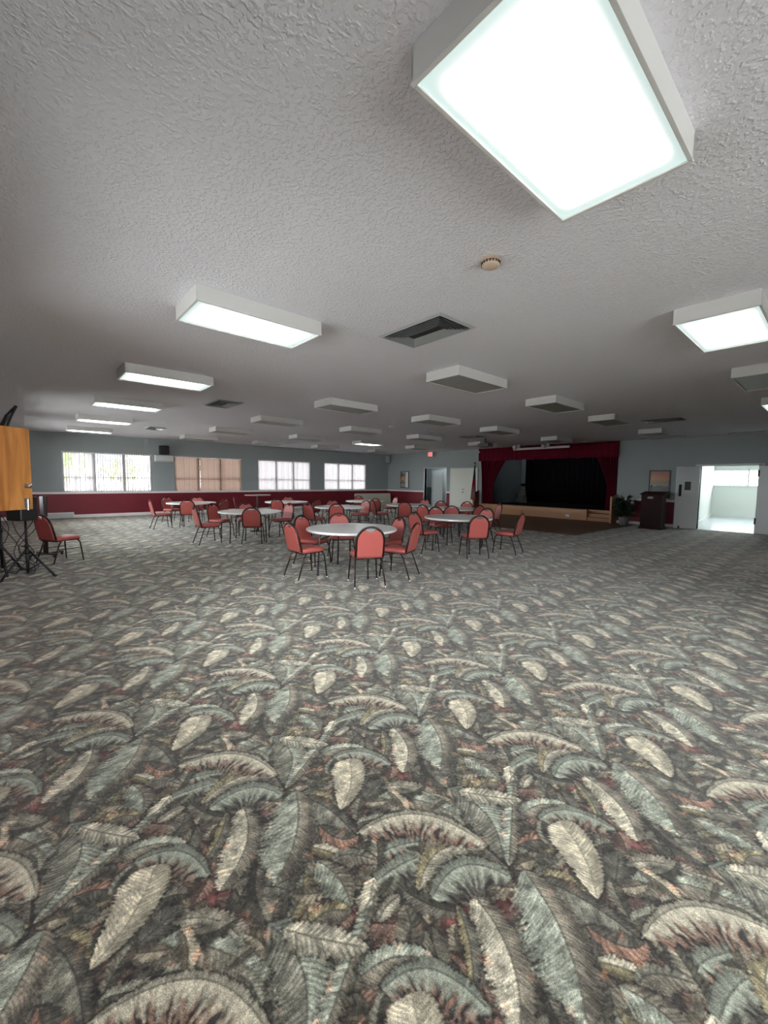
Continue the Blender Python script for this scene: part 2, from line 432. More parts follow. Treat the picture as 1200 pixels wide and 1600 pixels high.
def portal(loc, rot, sx, sy):
    l = bpy.data.lights.new('daylight_portal', 'AREA'); l.shape = 'RECTANGLE'; l.size = sx; l.size_y = sy; l.cycles.is_portal = True
    o = bpy.data.objects.new('daylight_portal', l); COL.objects.link(o); o.location = loc; o.rotation_euler = rot
# maroon wainscot, chair rail and baseboard
wains = MB().box(WX, WX+.012, YS, DY, .0, .905)
for a, b in ((WX, -16.04), (-14.45, -14.15), (-5.9, -3.34), (-1.8, XE)): wains.box(a, b, DY-.012, DY, 0, .905)
wains.box(WX, XE, YS, YS+.012, 0, .905); wains.box(XE-.012, XE, 4.2, DY, 0, .905)
struct('trim_1', wains, M_red)
rail = MB().box(WX, WX+.05, YS, DY, .90, .975)
for a, b in ((WX, -16.04), (-14.45, -14.15), (-5.9, -3.34), (-1.8, XE)): rail.box(a, b, DY-.045, DY, .89, .975)
rail.box(WX, XE, YS, YS+.04, .89, .975); rail.box(XE-.04, XE, 4.2, DY, .89, .975)
struct('trim_2', rail, M_trim, bevel=.008)
struct('baseboard_left', MB().box(WX, WX+.03, YS, DY, 0, .12), M_trim, bevel=.006)
bb = MB()
for a, b in ((WX, -16.04), (-14.45, -14.15), (-5.9, -3.34), (-1.8, XE)): bb.box(a, b, DY-.028, DY, 0, .11)
struct('baseboard_back', bb, M_trim, bevel=.006)

# ------------------------------------------------------------------ windows, blinds, daylight side
M_glass = bpy.data.materials.new('window_glass'); M_glass.use_nodes = True
def _g():
    nt = M_glass.node_tree; nt.nodes.remove(nt.nodes['Principled BSDF'])
    o = nt.nodes['Material Output']; t = nt.nodes.new('ShaderNodeBsdfTransparent'); g = nt.nodes.new('ShaderNodeBsdfGlossy')
    t.inputs['Color'].default_value = (.93, .96, .95, 1); g.inputs['Roughness'].default_value = .02
    f = nt.nodes.new('ShaderNodeFresnel'); f.inputs['IOR'].default_value = 1.45; mx = nt.nodes.new('ShaderNodeMixShader')
    nt.links.new(f.outputs[0], mx.inputs[0]); nt.links.new(t.outputs[0], mx.inputs[1]); nt.links.new(g.outputs[0], mx.inputs[2])
    nt.links.new(mx.outputs[0], o.inputs['Surface'])
_g()
def slat_mat(name, col, tr):
    m = bpy.data.materials.new(name); m.use_nodes = True
    nt = m.node_tree; nt.nodes.remove(nt.nodes['Principled BSDF'])
    o = nt.nodes['Material Output']; d = nt.nodes.new('ShaderNodeBsdfDiffuse'); t = nt.nodes.new('ShaderNodeBsdfTranslucent')
    tc = nt.nodes.new('ShaderNodeTexCoord'); mp = nt.nodes.new('ShaderNodeMapping'); mp.inputs['Scale'].default_value = (1, 14, .05)
    n = nt.nodes.new('ShaderNodeTexNoise'); n.inputs['Scale'].default_value = 1.0; n.inputs['Detail'].default_value = 2
    mx = nt.nodes.new('ShaderNodeMix'); mx.data_type = 'RGBA'
    mx.inputs[6].default_value = (*[c*.42 for c in col], 1); mx.inputs[7].default_value = (*col, 1)
    nt.links.new(tc.outputs['Object'], mp.inputs['Vector']); nt.links.new(mp.outputs[0], n.inputs['Vector']); nt.links.new(n.outputs['Fac'], mx.inputs[0])
    nt.links.new(mx.outputs[2], d.inputs['Color']); nt.links.new(mx.outputs[2], t.inputs['Color'])
    ms = nt.nodes.new('ShaderNodeMixShader'); ms.inputs[0].default_value = tr
    nt.links.new(d.outputs[0], ms.inputs[1]); nt.links.new(t.outputs[0], ms.inputs[2]); nt.links.new(ms.outputs[0], o.inputs['Surface'])
    return m
M_slat_beige = slat_mat('beige_vinyl_slats', (.50, .35, .29), .16)
M_slat_white = slat_mat('white_vinyl_slats', (.72, .66, .68), .36)
M_alu = mat('window_aluminium', (.55,.53,.53), rough=.4)
for i, (y0, y1) in enumerate(WIN):
    xo, xi = WX-.16, WX-.10
    f = MB(); w = (y1-y0)
    f.box(xo, xi, y0, y1, ZS, ZS+.05).box(xo, xi, y0, y1, ZT-.05, ZT).box(xo, xi, y0, y0+.05, ZS, ZT).box(xo, xi, y1-.05, y1, ZS, ZT)
    for k in (1, 2): f.box(xo-.01, xi+.02, y0+w*k/3-.045, y0+w*k/3+.045, ZS, ZT)
    f.box(xo+.005, xi+.01, y0, y1, 1.50, 1.54)
    root = struct('window_%d' % (i+1), f, M_alu)
    MB().box(WX-.135, WX-.130, y0+.04, y1-.04, ZS+.04, ZT-.04).build('pane', M_glass, root)
    MB().box(WX-.10, WX+.06, y0-.02, y1+.02, ZS-.03, ZS).build('sill', M_trim, root)
LBL = ['open white vertical blind on the leftmost window, view of trees through it',
       'closed pinkish beige vertical blind on the second window from the left',
       'half closed white vertical blind on the third window from the left',
       'nearly closed white vertical blind on the window nearest the room corner']
rnd = random.Random(3)
for i, (y0, y1) in enumerate(WIN):
    r = empty('vertical_blind', (WX-.04, y0, ZT), 0, LBL[i], 'blind', None)
    MB().box(-.03, .03, .0, y1-y0, -.05, .0).build('headrail', M_trim, r, bevel=.006)
    s = MB(); n = int((y1-y0)/.082); w = .089
    for k in range(n+1):
        yy = .04+k*(y1-y0-.08)/n
        if i == 0: a = rnd.uniform(58, 80) if k not in (4, 5, 9, 10, 11, 22) else rnd.uniform(20, 35)
        elif i == 1: a = 10 if k not in (12, 13, 24, 25, 26) else 48
        elif i == 2: a = 16 + 34*abs(math.sin(k*.9)) + rnd.uniform(-6, 6)
        else: a = 14 + 26*abs(math.sin(k*.7)) + rnd.uniform(-5, 5)
        a = math.radians(a); dx, dy = math.sin(a)*w/2, math.cos(a)*w/2
        pts = []
        for q in range(4):
            t = q/3*2-1; bow = .006*(1-t*t)
            pts.append((dx*t+bow*math.cos(a), yy+dy*t-bow*math.sin(a)))
        vs = [(x, y, z) for z in (-.055, -(ZT-ZS)+.03) for x, y in pts]
        s.add(vs, [(q, q+1, q+5, q+4) for q in range(3)])
    s.build('slats', M_slat_beige if i == 1 else M_slat_white, r)
for k, (a, c) in enumerate(ADDED_EW+ADDED_FW):
    f = MB(); L = c-a; zs = ZE if k < len(ADDED_EW) else ZS
    for t in (0, L/3, 2*L/3, L): f.box(t-.04, t+.04, -.03, .03, zs, ZT)
    f.box(0, L, -.03, .03, zs, zs+.05).box(0, L, -.03, .03, ZT-.05, ZT).box(0, L, -.02, .02, 1.5, 1.54)
    r = struct('window_%d' % (6+k), f, M_alu)  # added bay out of view, lets in extra daylight
    if k < len(ADDED_EW): r.location = (XE+.12, a, 0); r.rotation_euler = (0, 0, PI/2)
    else: r.location = (a, YS-.12, 0)
    MB().box(.04, L-.04, -.004, .004, zs+.05, ZT-.05).build('pane', M_glass, r)
for a, c in WIN: portal((WX-.22, (a+c)/2, (ZS+ZT)/2), (0, -PI/2, 0), ZT-ZS, c-a)
for a, c in ADDED_EW: portal((XE+.22, (a+c)/2, (ZE+ZT)/2), (0, PI/2, 0), ZT-ZE, c-a)
for a, c in ADDED_FW: portal(((a+c)/2, YS-.22, (ZS+ZT)/2), (PI/2, 0, 0), c-a, ZT-ZS)
portal((-1.95, 25.7, 1.85), (-PI/2, 0, 0), 4.8, .74)
tag(MB().box(XE+.3, 60, -45, 70, -.35, -.15).build('ground_outside', M_exterior), kind='structure')
tag(MB().box(WX-.25, XE+.3, -45, YS-.3, -.35, -.15).build('ground_outside', M_exterior), kind='structure')
# outside
tag(MB().box(-70, WX-.25, -45, 70, -.35, -.15).build('ground_outside', M_exterior), kind='structure')
M_leafy = mat('tree_foliage', (.12,.22,.035), rough=.8, vary=.5, vscale=1.5)
M_bark = mat('bark', (.12,.09,.06), rough=.9)
for (tx, ty, s_, lab) in ((-31, 2.0, 1.0, 'broad green tree outside, seen through the left part of the open-blind window'),
                          (-33, 5.2, .8, 'smaller round tree outside, seen through the middle pane of the open-blind window'),
                          (-36, 12, 1.2, 'green tree far outside behind the third window from the left'),
                          (-38, 21, 1.3, 'green tree far outside behind the window nearest the corner')):
    r = empty('tree', (tx, ty, -.15), 0, lab, 'tree', None)
    MB().tube([(0,0,0),(.05,0,1.2),(0,.1,2.4)], [.14*s_,.11*s_,.07*s_], 8).build('trunk', M_bark, r, smooth=True)
    f = MB(); rr = random.Random(int(ty*10))
    for k in range(420):
        th, ph, rad = rr.uniform(0, 2*PI), rr.uniform(-1, 1), 1.5*s_*rr.random()**.4
        c = Vector((math.cos(th)*math.sqrt(1-ph*ph)*rad, math.sin(th)*math.sqrt(1-ph*ph)*rad, 2.7*s_+ph*rad*.8))
        a = Vector((rr.uniform(-1,1), rr.uniform(-1,1), rr.uniform(-1,1))).normalized()*.16*s_
        b = a.cross(Vector((rr.uniform(-1,1), rr.uniform(-1,1), 1))).normalized()*.09*s_
        f.add([c-a, c-b, c+a, c+b], [(0,1,2,3)])
    f.build('foliage', M_leafy, r)
r = empty('porch_railing', (-21.6, 0, -.15), 0, 'white metal railing outside the leftmost window', 'railing', None)
q = MB().box(-.02, .02, 0, 4.9, 1.12, 1.17).box(-.02, .02, 0, 4.9, .12, .16)
q.build('rail', M_white, r)
q = MB()
for k in range(41): q.box(-.01, .01, .03+k*.12, .05+k*.12, .14, 1.13)
q.build('balusters', M_white, r)
bl = empty('neighbouring_house', (-44, -6, -.15), 0, 'pale house with grey-blue roof outside the leftmost window', 'house', None)
MB().box(-4, 0, 0, 14, 0, 2.9).build('wall', M_exterior, bl)
MB().add([(-4.4,-.4,2.85),(.5,-.4,2.85),(.5,14.4,2.85),(-4.4,14.4,2.85),(-2,1,4.2),(-2,13,4.2)], [(0,1,4),(1,2,5,4),(2,3,5),(3,0,4,5),(0,3,2,1)]).build('roof', mat('blue_grey_roof', (.16,.2,.27), rough=.8), bl)

# ------------------------------------------------------------------ ceiling fixtures on their grid
M_lens_on = bpy.data.materials.new('lit_prismatic_lens'); M_lens_on.use_nodes = True
def _lens():
    nt = M_lens_on.node_tree; b = nt.nodes['Principled BSDF']; b.inputs['Base Color'].default_value = (.35,.45,.45,1); b.inputs['Roughness'].default_value = .3
    tc = nt.nodes.new('ShaderNodeTexCoord'); sp = nt.nodes.new('ShaderNodeSeparateXYZ'); nt.links.new(tc.outputs['Object'], sp.inputs[0])
    def edge(out, half, fall):
        a = nt.nodes.new('ShaderNodeMath'); a.operation = 'ABSOLUTE'; nt.links.new(out, a.inputs[0])
        r = nt.nodes.new('ShaderNodeMapRange'); r.interpolation_type = 'SMOOTHSTEP'
        r.inputs['From Min'].default_value = half; r.inputs['From Max'].default_value = half-fall
        r.inputs['To Min'].default_value = 0; r.inputs['To Max'].default_value = 1
        nt.links.new(a.outputs[0], r.inputs['Value']); return r.outputs['Result']
    ex = edge(sp.outputs['X'], .30, .10); ey = edge(sp.outputs['Y'], .61, .17)
    mu = nt.nodes.new('ShaderNodeMath'); mu.operation = 'MULTIPLY'; nt.links.new(ex, mu.inputs[0]); nt.links.new(ey, mu.inputs[1])
    mr = nt.nodes.new('ShaderNodeMapRange'); mr.inputs['To Min'].default_value = .68; mr.inputs['To Max'].default_value = LAMP
    pw = nt.nodes.new('ShaderNodeMath'); pw.operation = 'POWER'; pw.inputs[1].default_value = 3.6; nt.links.new(mu.outputs[0], pw.inputs[0])
    nt.links.new(pw.outputs[0], mr.inputs['Value']); nt.links.new(mr.outputs['Result'], b.inputs['Emission Strength'])
    mc = nt.nodes.new('ShaderNodeMix'); mc.data_type = 'RGBA'; mc.inputs[6].default_value = (.74, .96, .93, 1); mc.inputs[7].default_value = (1.0, .99, .97, 1)
    sq = nt.nodes.new('ShaderNodeMath'); sq.operation = 'POWER'; sq.inputs[1].default_value = .5; nt.links.new(mu.outputs[0], sq.inputs[0])
    nt.links.new(sq.outputs[0], mc.inputs[0]); nt.links.new(mc.outputs[2], b.inputs['Emission Color'])
_lens()
M_lens_off = mat('dark_prismatic_lens', (.30,.29,.28), rough=.35, bump=.3, bscale=220)
def fixture(name_first=[None, None]):
    pass
def make_fixture(on):
    r = empty('ceiling_light', (0,0,0))
    h, t = .13, .012
    b = MB()
    b.box(-.305,.305,-.61,-.61+t,-h,0).box(-.305,.305,.61-t,.61,-h,0).box(-.305,-.305+t,-.61,.61,-h,0).box(.305-t,.305,-.61,.61,-h,0)
    b.box(-.30,.30,-.60,.60,-.012,-.002)
    b.build('housing', M_fixture, r)
    f = MB(); o, i_, z = .309, .290, -h
    f.box(-o,o,-.614,-.592,z-.006,z+.004).box(-o,o,.592,.614,z-.006,z+.004).box(-o,-i_,-.592,.592,z-.006,z+.004).box(i_,o,-.592,.592,z-.006,z+.004)
    f.build('lens_frame', M_fixture, r, bevel=.002)
    MB().box(-.29,.29,-.592,.592,-h+.004,-h+.010).build('lens', M_lens_on if on else M_lens_off, r)
    return r
P_on = make_fixture(True); P_off = make_fixture(False)
XG = [2.58, -.875, -3.99, -7.14, -10.28, -13.50, -16.76]
YG = [1.765, 5.23, 8.09, 11.01, 14.6]
LIT = {(0,0),(0,1),(1,0),(2,0),(3,0),(4,0),(5,0),(6,0),(1,1),(1,3),(5,3)}  # first column lies out of view, its lit fixtures added for more light
ROWN = ['row nearest the camera', 'second row from the camera', 'third row', 'fourth row', 'row nearest the stage']
COLN = ['added unseen to the right', 'in the column above the camera', 'two columns in', 'in the third column from the right', 'in the fourth column from the right', 'in the column second from the windows', 'in the column nearest the windows']
FL = {
 (1,0):'very large bright lit rectangular fixture overhead at the top of the photo', (2,0):'lit box fixture with teal-edged lens, second nearest, upper left of the photo',
 (3,0):'lit box fixture, third in the lit row running left towards the windows', (4,0):'lit box fixture, fourth in the lit row running left towards the windows',
 (5,0):'lit box fixture, fifth in the lit row, one before the last', (6,0):'last lit box fixture of the left row, closest to the window wall',
 (1,1):'lit box fixture cut by the right edge, upper right of the photo', (1,2):'unlit box fixture cut by the right edge, below the lit one at upper right',
 (1,3):'lit box fixture barely showing at the right edge above the bright doorway',
 (2,1):'unlit box fixture directly beyond the big black air vent', (5,3):'only lit fixture in the far field, glowing near the back wall corner'}
used = set()
for ci, x in enumerate(XG):
    for ri, y in enumerate(YG):
        if ci == 0 and ri > 2: continue
        on = (ci, ri) in LIT
        p = P_on if on else P_off
        o = p if p.name not in used else copy_tree(p)
        used.add(p.name)
        if ri == 4: y = {2:14.6, 3:14.7, 4:14.6, 5:14.1, 6:14.5}.get(ci, 14.6)
        o.location = (x, y, HC)
        lab = FL.get((ci, ri)) or ('%s box ceiling fixture, %s, %s' % ('lit' if on else 'unlit', ROWN[ri], COLN[ci]))
        tag(o, lab, 'ceiling light', 'box ceiling light fixtures')
# supply vents
M_vent = mat('grey_vent_metal', (.26,.27,.27), rough=.45, metal=.3)
M_ventf = mat('vent_frame', (.40,.40,.40), rough=.5)
def vent(x0, x1, y0, y1, lab, n=6, core=True):
    cx, cy = (x0+x1)/2, (y0+y1)/2; a, b = (x1-x0)/2, (y1-y0)/2
    r = empty('air_vent', (cx, cy, HC), 0, lab, 'vent', 'ceiling air vents')
    def ring(m, A, B, w, z0, z1, dz=0):
        vo = [(-A,-B),(A,-B),(A,B),(-A,B)]; vi = [(-A+w,-B+w),(A-w,-B+w),(A-w,B-w),(-A+w,B-w)]
        vs = [(x,y,z0) for x,y in vo]+[(x,y,z1) for x,y in vi]
        m.add(vs, [(k,(k+1)%4,4+(k+1)%4,4+k) for k in range(4)])
    f = MB(); ring(f, a, b, .03, -.004, -.018); ring(f, a-.03, b-.03, .02, -.018, -.002)
    f.build('frame', M_ventf, r)
    MB().box(-a+.02, a-.02, -b+.02, b-.02, -.006, -.003).build('backing', M_black, r)
    v = MB()
    for k in range(n):
        d = .050+k*(b-.10)/n
        ring(v, a-d, b-d, .022, -.026, -.008)
    v.build('louvres', M_vent, r, solid=.0025)
    return r
vent(-3.60, -2.69, 3.07, 3.64, 'large black louvred air vent nearest the camera, mid ceiling')
vent(-9.52, -8.6, 3.07, 3.63, 'dark square vent between the left lit row and the unlit lights')
vent(-15.6, -14.75, 3.10, 3.65, 'small far vent with a bright edge above the first window gap')
vent(-9.55, -8.7, 12.0, 12.6, 'dark flat vent before the projector above the far tables')
vent(-3.67, -2.75, 12.0, 12.6, 'dark vent in the ceiling above the dark picture on the right')
for (x0, x1, lab) in ((-5.04, -3.74, 'long thin ceiling slot diffuser above the picture, left one'), (-2.6, -1.0, 'long thin ceiling slot diffuser above the bright doorway, right one')):
    r = empty('slot_diffuser', ((x0+x1)/2, 16.72, HC), 0, lab, 'vent', 'slot diffusers along the stage wall')
    a = (x1-x0)/2
    MB().box(-a, a, -.07, -.055, -.02, 0).box(-a, a, .055, .07, -.02, 0).box(-a, -a+.015, -.055, .055, -.02, 0).box(a-.015, a, -.055, .055, -.02, 0).build('frame', M_vent, r)
    MB().box(-a+.015, a-.015, -.055, .055, -.006, -.002).build('slot', M_black, r)
# smoke detectors and round ceiling speaker
M_beige = mat('aged_beige_plastic', (.50,.38,.29), rough=.5)
def detector(x, y, s, lab, m):
    r = empty('smoke_detector', (x, y, HC), 0, lab, 'smoke detector', None)
    MB().lathe([(.062*s, 0), (.066*s, -.012*s), (.055*s, -.016*s)], 28).build('base', m, r, smooth=False)
    MB().lathe([(.054*s, -.016*s), (.056*s, -.034*s), (.045*s, -.046*s), (.02*s, -.05*s)], 28).build('cover', m, r, smooth=True)
    v = MB()
    for k in range(18):
        a = 2*PI*k/18
        v.box(-.001*s, .004*s, -.004*s, .004*s, -.033*s, -.02*s, Matrix.Translation((math.cos(a)*.0555*s, math.sin(a)*.0555*s, 0)) @ Matrix.Rotation(a, 4, 'Z'))
    v.build('vents', M_dark, r)
    return r
detector(-1.83, 2.63, 1.15, 'round beige smoke detector near the big overhead light', M_beige)
detector(-9.02, 10.0, 1.1, 'small round smoke detector far back on the ceiling', M_grey)
r = empty('round_diffuser', (-9.04, 8.3, HC), 0, 'round ceiling diffuser between unlit fixtures mid room', 'vent', None)
MB().lathe([(.19,0),(.19,-.01),(.15,-.03)], 28).build('rim', M_ventf, r, smooth=True)
MB().lathe([(.12,-.02),(.10,-.05),(.02,-.055)], 28).build('cone', M_fixture, r, smooth=True)

# ------------------------------------------------------------------ doors and the rooms behind
struct('door_1', MB().box(-14.09, -12.44, DY-.05, DY-.012, .01, 2.17), M_cream, bevel=.004)
d1 = bpy.data.objects['door_1']
MB().box(-14.15, -14.09, DY-.06, DY, 0, 2.23).box(-12.44, -12.38, DY-.06, DY, 0, 2.23).box(-14.09, -12.44, DY-.06, DY, 2.17, 2.23).build('door_frame', M_white, d1, bevel=.004)
MB().tube([(-13.28, DY-.05, 1.12), (-13.28, DY-.10, 1.12), (-13.16, DY-.10, 1.12)], .014, 8).lathe([(.03,0),(.03,.01)], 12, (-13.28, DY-.056, 1.115)).build('handle', M_black, d1)
MB().box(-13.31, -13.25, DY-.056, DY-.048, .94, 1.0).build('lock', M_black, d1)
# corridor behind the left opening
cor = MB().box(-17.9, -13.2, 18.9, 19.0, 0, 2.6).box(-18.0, -17.9, DY+.16, 19.0, 0, 2.6).box(-13.2, -13.1, DY+.16, 19.0, 0, 2.6)
struct('wall_corridor', cor, mat('pale_corridor_paint', (.52,.56,.57), rough=.6))
struct('ceiling', MB().box(-18, -13.1, DY+.16, 19.0, 2.6, 2.7), M_ceil)
struct('floor', MB().box(-18, -13.1, DY, 19.0, -.05, 0), M_grey)
struct('trim_3', MB().box(-16.09,-16.04,DY-.02,DY+.17,0,2.24).box(-14.45,-14.41,DY-.02,DY+.17,0,2.24).box(-16.09,-14.41,DY-.02,DY+.17,2.24,2.28), M_white)
M_lock = mat('grey_locker_metal', (.13,.15,.15), rough=.4, metal=.3, vary=.08)
r = empty('storage_cabinet', (-16.5, 18.55, 0), 0, 'dark grey two-door metal cabinet inside the open doorway left of the white door', 'cabinet')
MB().box(-.55, .55, -.22, .22, 0, 1.16).build('body', M_lock, r, bevel=.005)
for s in (-1, 1): 
    d = MB().box(min(s*.01, s*.53), max(s*.01, s*.53), -.24, -.222, .05, 1.13).build('door', M_lock, r, bevel=.003)
    MB().box(s*.05-.01, s*.05+.01, -.26, -.24, .55, .68).build('handle', M_chrome, d)
r = struct('door_2', MB().box(-.03, .87, -.02, .02, .01, 2.13), M_white, bevel=.004)
r.location = (-15.33, 18.0, 0); r.rotation_euler = (0, 0, math.radians(176))
MB().tube([(.80,.02,1.0),(.80,.07,1.0),(.70,.07,1.0)], .012, 8).build('handle', M_chrome, r)
w = struct('ceiling_light', MB().box(-15.8, -15.0, 17.9, 18.2, 2.55, 2.599), mat('corridor_lamp', (.8,.8,.8), emit=(.9,1,1), estr=16))
del w['kind']; tag(w, 'flat lit ceiling lamp inside the corridor behind the left opening', 'ceiling light')
# bright room behind the double doors on the right
M_bright = mat('bright_room_paint', (.72,.76,.72), rough=.7)
rm = MB()
rm.prism([(-3.50, DY+.16), (-3.62, DY+.16), (-4.5, 25.6), (-4.38, 25.5)], 0, 2.9)
rm.box(-4.45, -2.6+3.2, 25.5, 25.65, 0, 1.48).box(-4.45, .6, 25.5, 25.65, 2.22, 2.9).box(.5, .62, DY+.16, 25.6, 0, 2.9)
struct('wall_side_room', rm, M_bright)
struct('ceiling', MB().box(-4.6, .7, DY+.16, 25.6, 2.9, 3.0), M_bright)
struct('floor', MB().box(-4.6, .7, DY, 25.6, -.06, .002), mat('polished_tile', (.52,.55,.60), rough=.22, vary=.05, vscale=3))
struct('baseboard_side_room', MB().box(-4.38, .5, 25.47, 25.5, 0, .12).prism([(-3.50,DY+.17),(-3.47,DY+.17),(-4.34,25.47),(-4.38,25.47)], 0, .12), M_bright)
f = MB()
for x in (-4.38, -3.1, -1.8, -.5, .46): f.box(x-.03, x+.03, 25.48, 25.56, 1.48, 2.22)
f.box(-4.4, .5, 25.46, 25.56, 1.44, 1.50).box(-4.4, .5, 25.48, 25.56, 2.19, 2.24)
w5 = struct('window_5', f, M_white)
MB().box(-4.38, .48, 25.58, 25.585, 1.48, 2.22).build('pane', M_glass, w5)
for k, x in enumerate((-3.2, -1.2)):
    l = MB().box(x-.5, x+.5, 20.0, 23.6, 2.84, 2.899).build('ceiling_light', mat('side_room_fill_light', (.8,.8,.8), emit=(.95,1,.98), estr=3.6))  # panels added out of view to brighten the daylit side room
    tag(l, ('left' if k == 0 else 'right')+' unseen fill light panel added on the ceiling of the bright side room', 'ceiling light')
fr = MB().box(-3.42,-3.34,DY-.03,DY+.17,0,2.20).box(-1.87,-1.79,DY-.03,DY+.17,0,2.20).box(-3.48,-1.75,DY-.03,DY+.17,2.15,2.21)
struct('trim_4', fr, M_white, bevel=.005)
r = struct('door_3', MB().box(0, .66, -.022, .022, .012, 2.13), M_white, bevel=.004)
r.location = (-3.36, DY-.06, 0); r.rotation_euler = (0, 0, math.radians(180+32)); 
MB().box(.50, .575, .022, .05, 1.12, 1.52).build('push_bar', M_black, r, bevel=.005)
MB().box(.23, .41, .0225, .030, 1.33, 1.62).build('vision_panel', mat('greenish_glass', (.10,.12,.11), rough=.1), r)
MB().box(.50, .54, .03, .06, .02, .1).build('door_stop', M_black, r)
r = struct('door_4', MB().box(0, .90, -.022, .022, .012, 2.13), M_white, bevel=.004)
r.location = (-1.84, DY-.06, 0); r.rotation_euler = (0, 0, math.radians(-20))
for z in (.30, 1.80): MB().box(-.035, .012, -.035, -.018, z, z+.2).build('hinge', M_black, r)

# ------------------------------------------------------------------ stage
st = MB().box(-12.15, -6.97, 17.10, 17.28, .27, .45).box(-12.15, -5.92, 17.28, 21.0, .40, .45).box(-12.15, -6.97, 17.28, 20.9, 0, .40).box(-6.97, -5.92, 17.60, 20.9, 0, .40)
stage = struct('floor', st, mat('stage_floor_edge', (.46,.23,.11), rough=.4, vary=.25, vscale=5, stretch=(.5,1,8)))
MB().box(-12.15, -6.97, 17.19, 17.27, 0, .27).build('riser', M_wood_stage, stage)
MB().box(-9.9, -9.84, 17.16, 17.20, 0, .26).build('batten', M_wood_stage, stage)
MB().box(-12.0, -6.0, 17.5, 20.9, .451, .458).build('stage_carpet', mat('black_stage_paint', (.008,.008,.009), rough=.9, spec=.1), stage)
stp = MB().box(-6.97, -5.92, 17.14, 17.28, 0, .15).box(-6.97, -5.92, 17.28, 17.60, 0, .30).box(-6.97, -6.93, 17.10, 17.28, 0, .45)
tr = MB().box(-6.93,-5.92,17.14,17.30,.151,.156).box(-6.93,-5.92,17.28,17.60,.301,.306)
s2 = stp.build('stage_steps', M_wood_stage, stage, bevel=.006)
tr.build('tread', mat('dark_tread', (.05,.03,.02), rough=.6), s2)
for x, z1, lab in ((-12.30, 1.02, 'brown wooden side panel beside the flag at the left end of the stage'), (-5.88, 1.03, 'light oak side panel at the right end of the stage, beside the plant')):
    y0 = 16.82 if x < -8 else 16.68
    r = empty('stage_side_panel', (x, y0, 0), 0, lab, 'panel')
    L = DY-y0-.02
    MB().add([(-.02,0,0),(.02,0,0),(.02,L,0),(-.02,L,0),(-.02,0,z1-.05),(.02,0,z1-.05),(.02,L,z1+.08),(-.02,L,z1+.08)], [(0,3,2,1),(4,5,6,7),(0,1,5,4),(1,2,6,5),(2,3,7,6),(3,0,4,7)]).build('board', mat('brown_panel' if x < -8 else 'oak_panel', (.16,.055,.025) if x < -8 else (.38,.20,.10), rough=.5, vary=.2, vscale=4, stretch=(1,6,1)), r)
    MB().box(-.035, .035, -.03, .02, 0, z1).build('post', M_wood_stage, r, bevel=.005)
for x, nm in ((-11.0, 'left'), (-7.75, 'right')):
    r = empty('wall_outlet', (x, 17.19, .15), 0, 'white outlet plate on the stage front, %s one' % nm, 'outlet')
    MB().box(-.075, .075, -.008, 0, -.05, .05).build('plate', M_trim, r, bevel=.003)
    MB().box(-.05, -.015, -.011, -.007, -.03, .03).box(.015, .05, -.011, -.007, -.03, .03).build('socket', M_grey, r)
M_stagewall = mat('grey_stage_wall', (.13,.155,.16), rough=.8)
struct('wall_stage', MB().box(-12.25, -12.15, DY+.16, 21.1, 0, 3.4).box(-12.25, -5.8, 21.0, 21.1, 0, 3.4).box(-5.92, -5.82, DY+.16, 21.1, 0, 3.4), M_stagewall)
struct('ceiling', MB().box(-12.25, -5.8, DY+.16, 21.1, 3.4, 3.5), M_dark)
M_velvet = mat('burgundy_velvet', (.10,.004,.016), rough=.85, spec=.08, vary=.15, vscale=3); M_velvet.node_tree.nodes['Principled BSDF'].inputs['Sheen Weight'].default_value = .03
M_blackcloth = mat('black_cloth', (.004,.004,.005), rough=1, spec=.02)
def cloth(pts_fn, nu, nv, name, m, parent=None): return MB().grid(pts_fn, nu, nv).build(name, m, parent, smooth=True, solid=.012)
def valance(u, v):
    x = -12.30 + u*6.42
    amp = .018*(.5+.5*(1-v)); z = 3.15 - (1-v)*.60 - (0 if v > .02 else .01*math.sin(u*60))
    return (x, DY-.11 - amp*math.sin(u*2*PI*26 + .7*math.sin(u*19)) - .01, z)
o = cloth(valance, 420, 6, 'stage_valance', M_velvet); tag(o, 'pleated burgundy valance across the top of the stage opening', 'curtain')
def draped(side):
    def fn(u, v):
        z = .46 + v*2.14                   # bottom to top
        if side < 0:
            top, tie, bot = (-12.25, -10.85), (-12.15, -11.50), (-12.10, -11.45)
        else:
            top, tie, bot = (-5.93, -6.72), (-5.95, -6.28), (-5.97, -6.30)
        zt = 1.35
        if z > zt: k = (z-zt)/(2.6-zt); k = k**1.25; a = tie[0]+(top[0]-tie[0])*k; b = tie[1]+(top[1]-tie[1])*k
        else: k = (zt-z)/(zt-.46); k = k**.7; a = tie[0]+(bot[0]-tie[0])*k; b = tie[1]+(bot[1]-tie[1])*k
        x = a+(b-a)*u
        return (x, DY-.03 + .06*math.sin(u*2*PI*7+z*.8)*(abs(b-a)/1.2+.25) + (.02 if side < 0 else .02), z)
    return fn
cl = cloth(draped(-1), 90, 30, 'stage_curtain', M_velvet); tag(cl, 'burgundy stage curtain gathered at the left side of the stage', 'curtain')
cr_ = cloth(draped(1), 60, 30, 'stage_curtain', M_velvet); tag(cr_, 'dark burgundy stage curtain gathered at the right side of the stage', 'curtain')
def backd(u, v):
    x = -11.75 + u*5.8; return (x, 20.75+.05*math.sin(u*2*PI*24), .46+v*2.9)
o = cloth(backd, 300, 4, 'stage_backdrop', M_blackcloth); tag(o, 'black backdrop curtain hanging at the back of the stage', 'curtain')
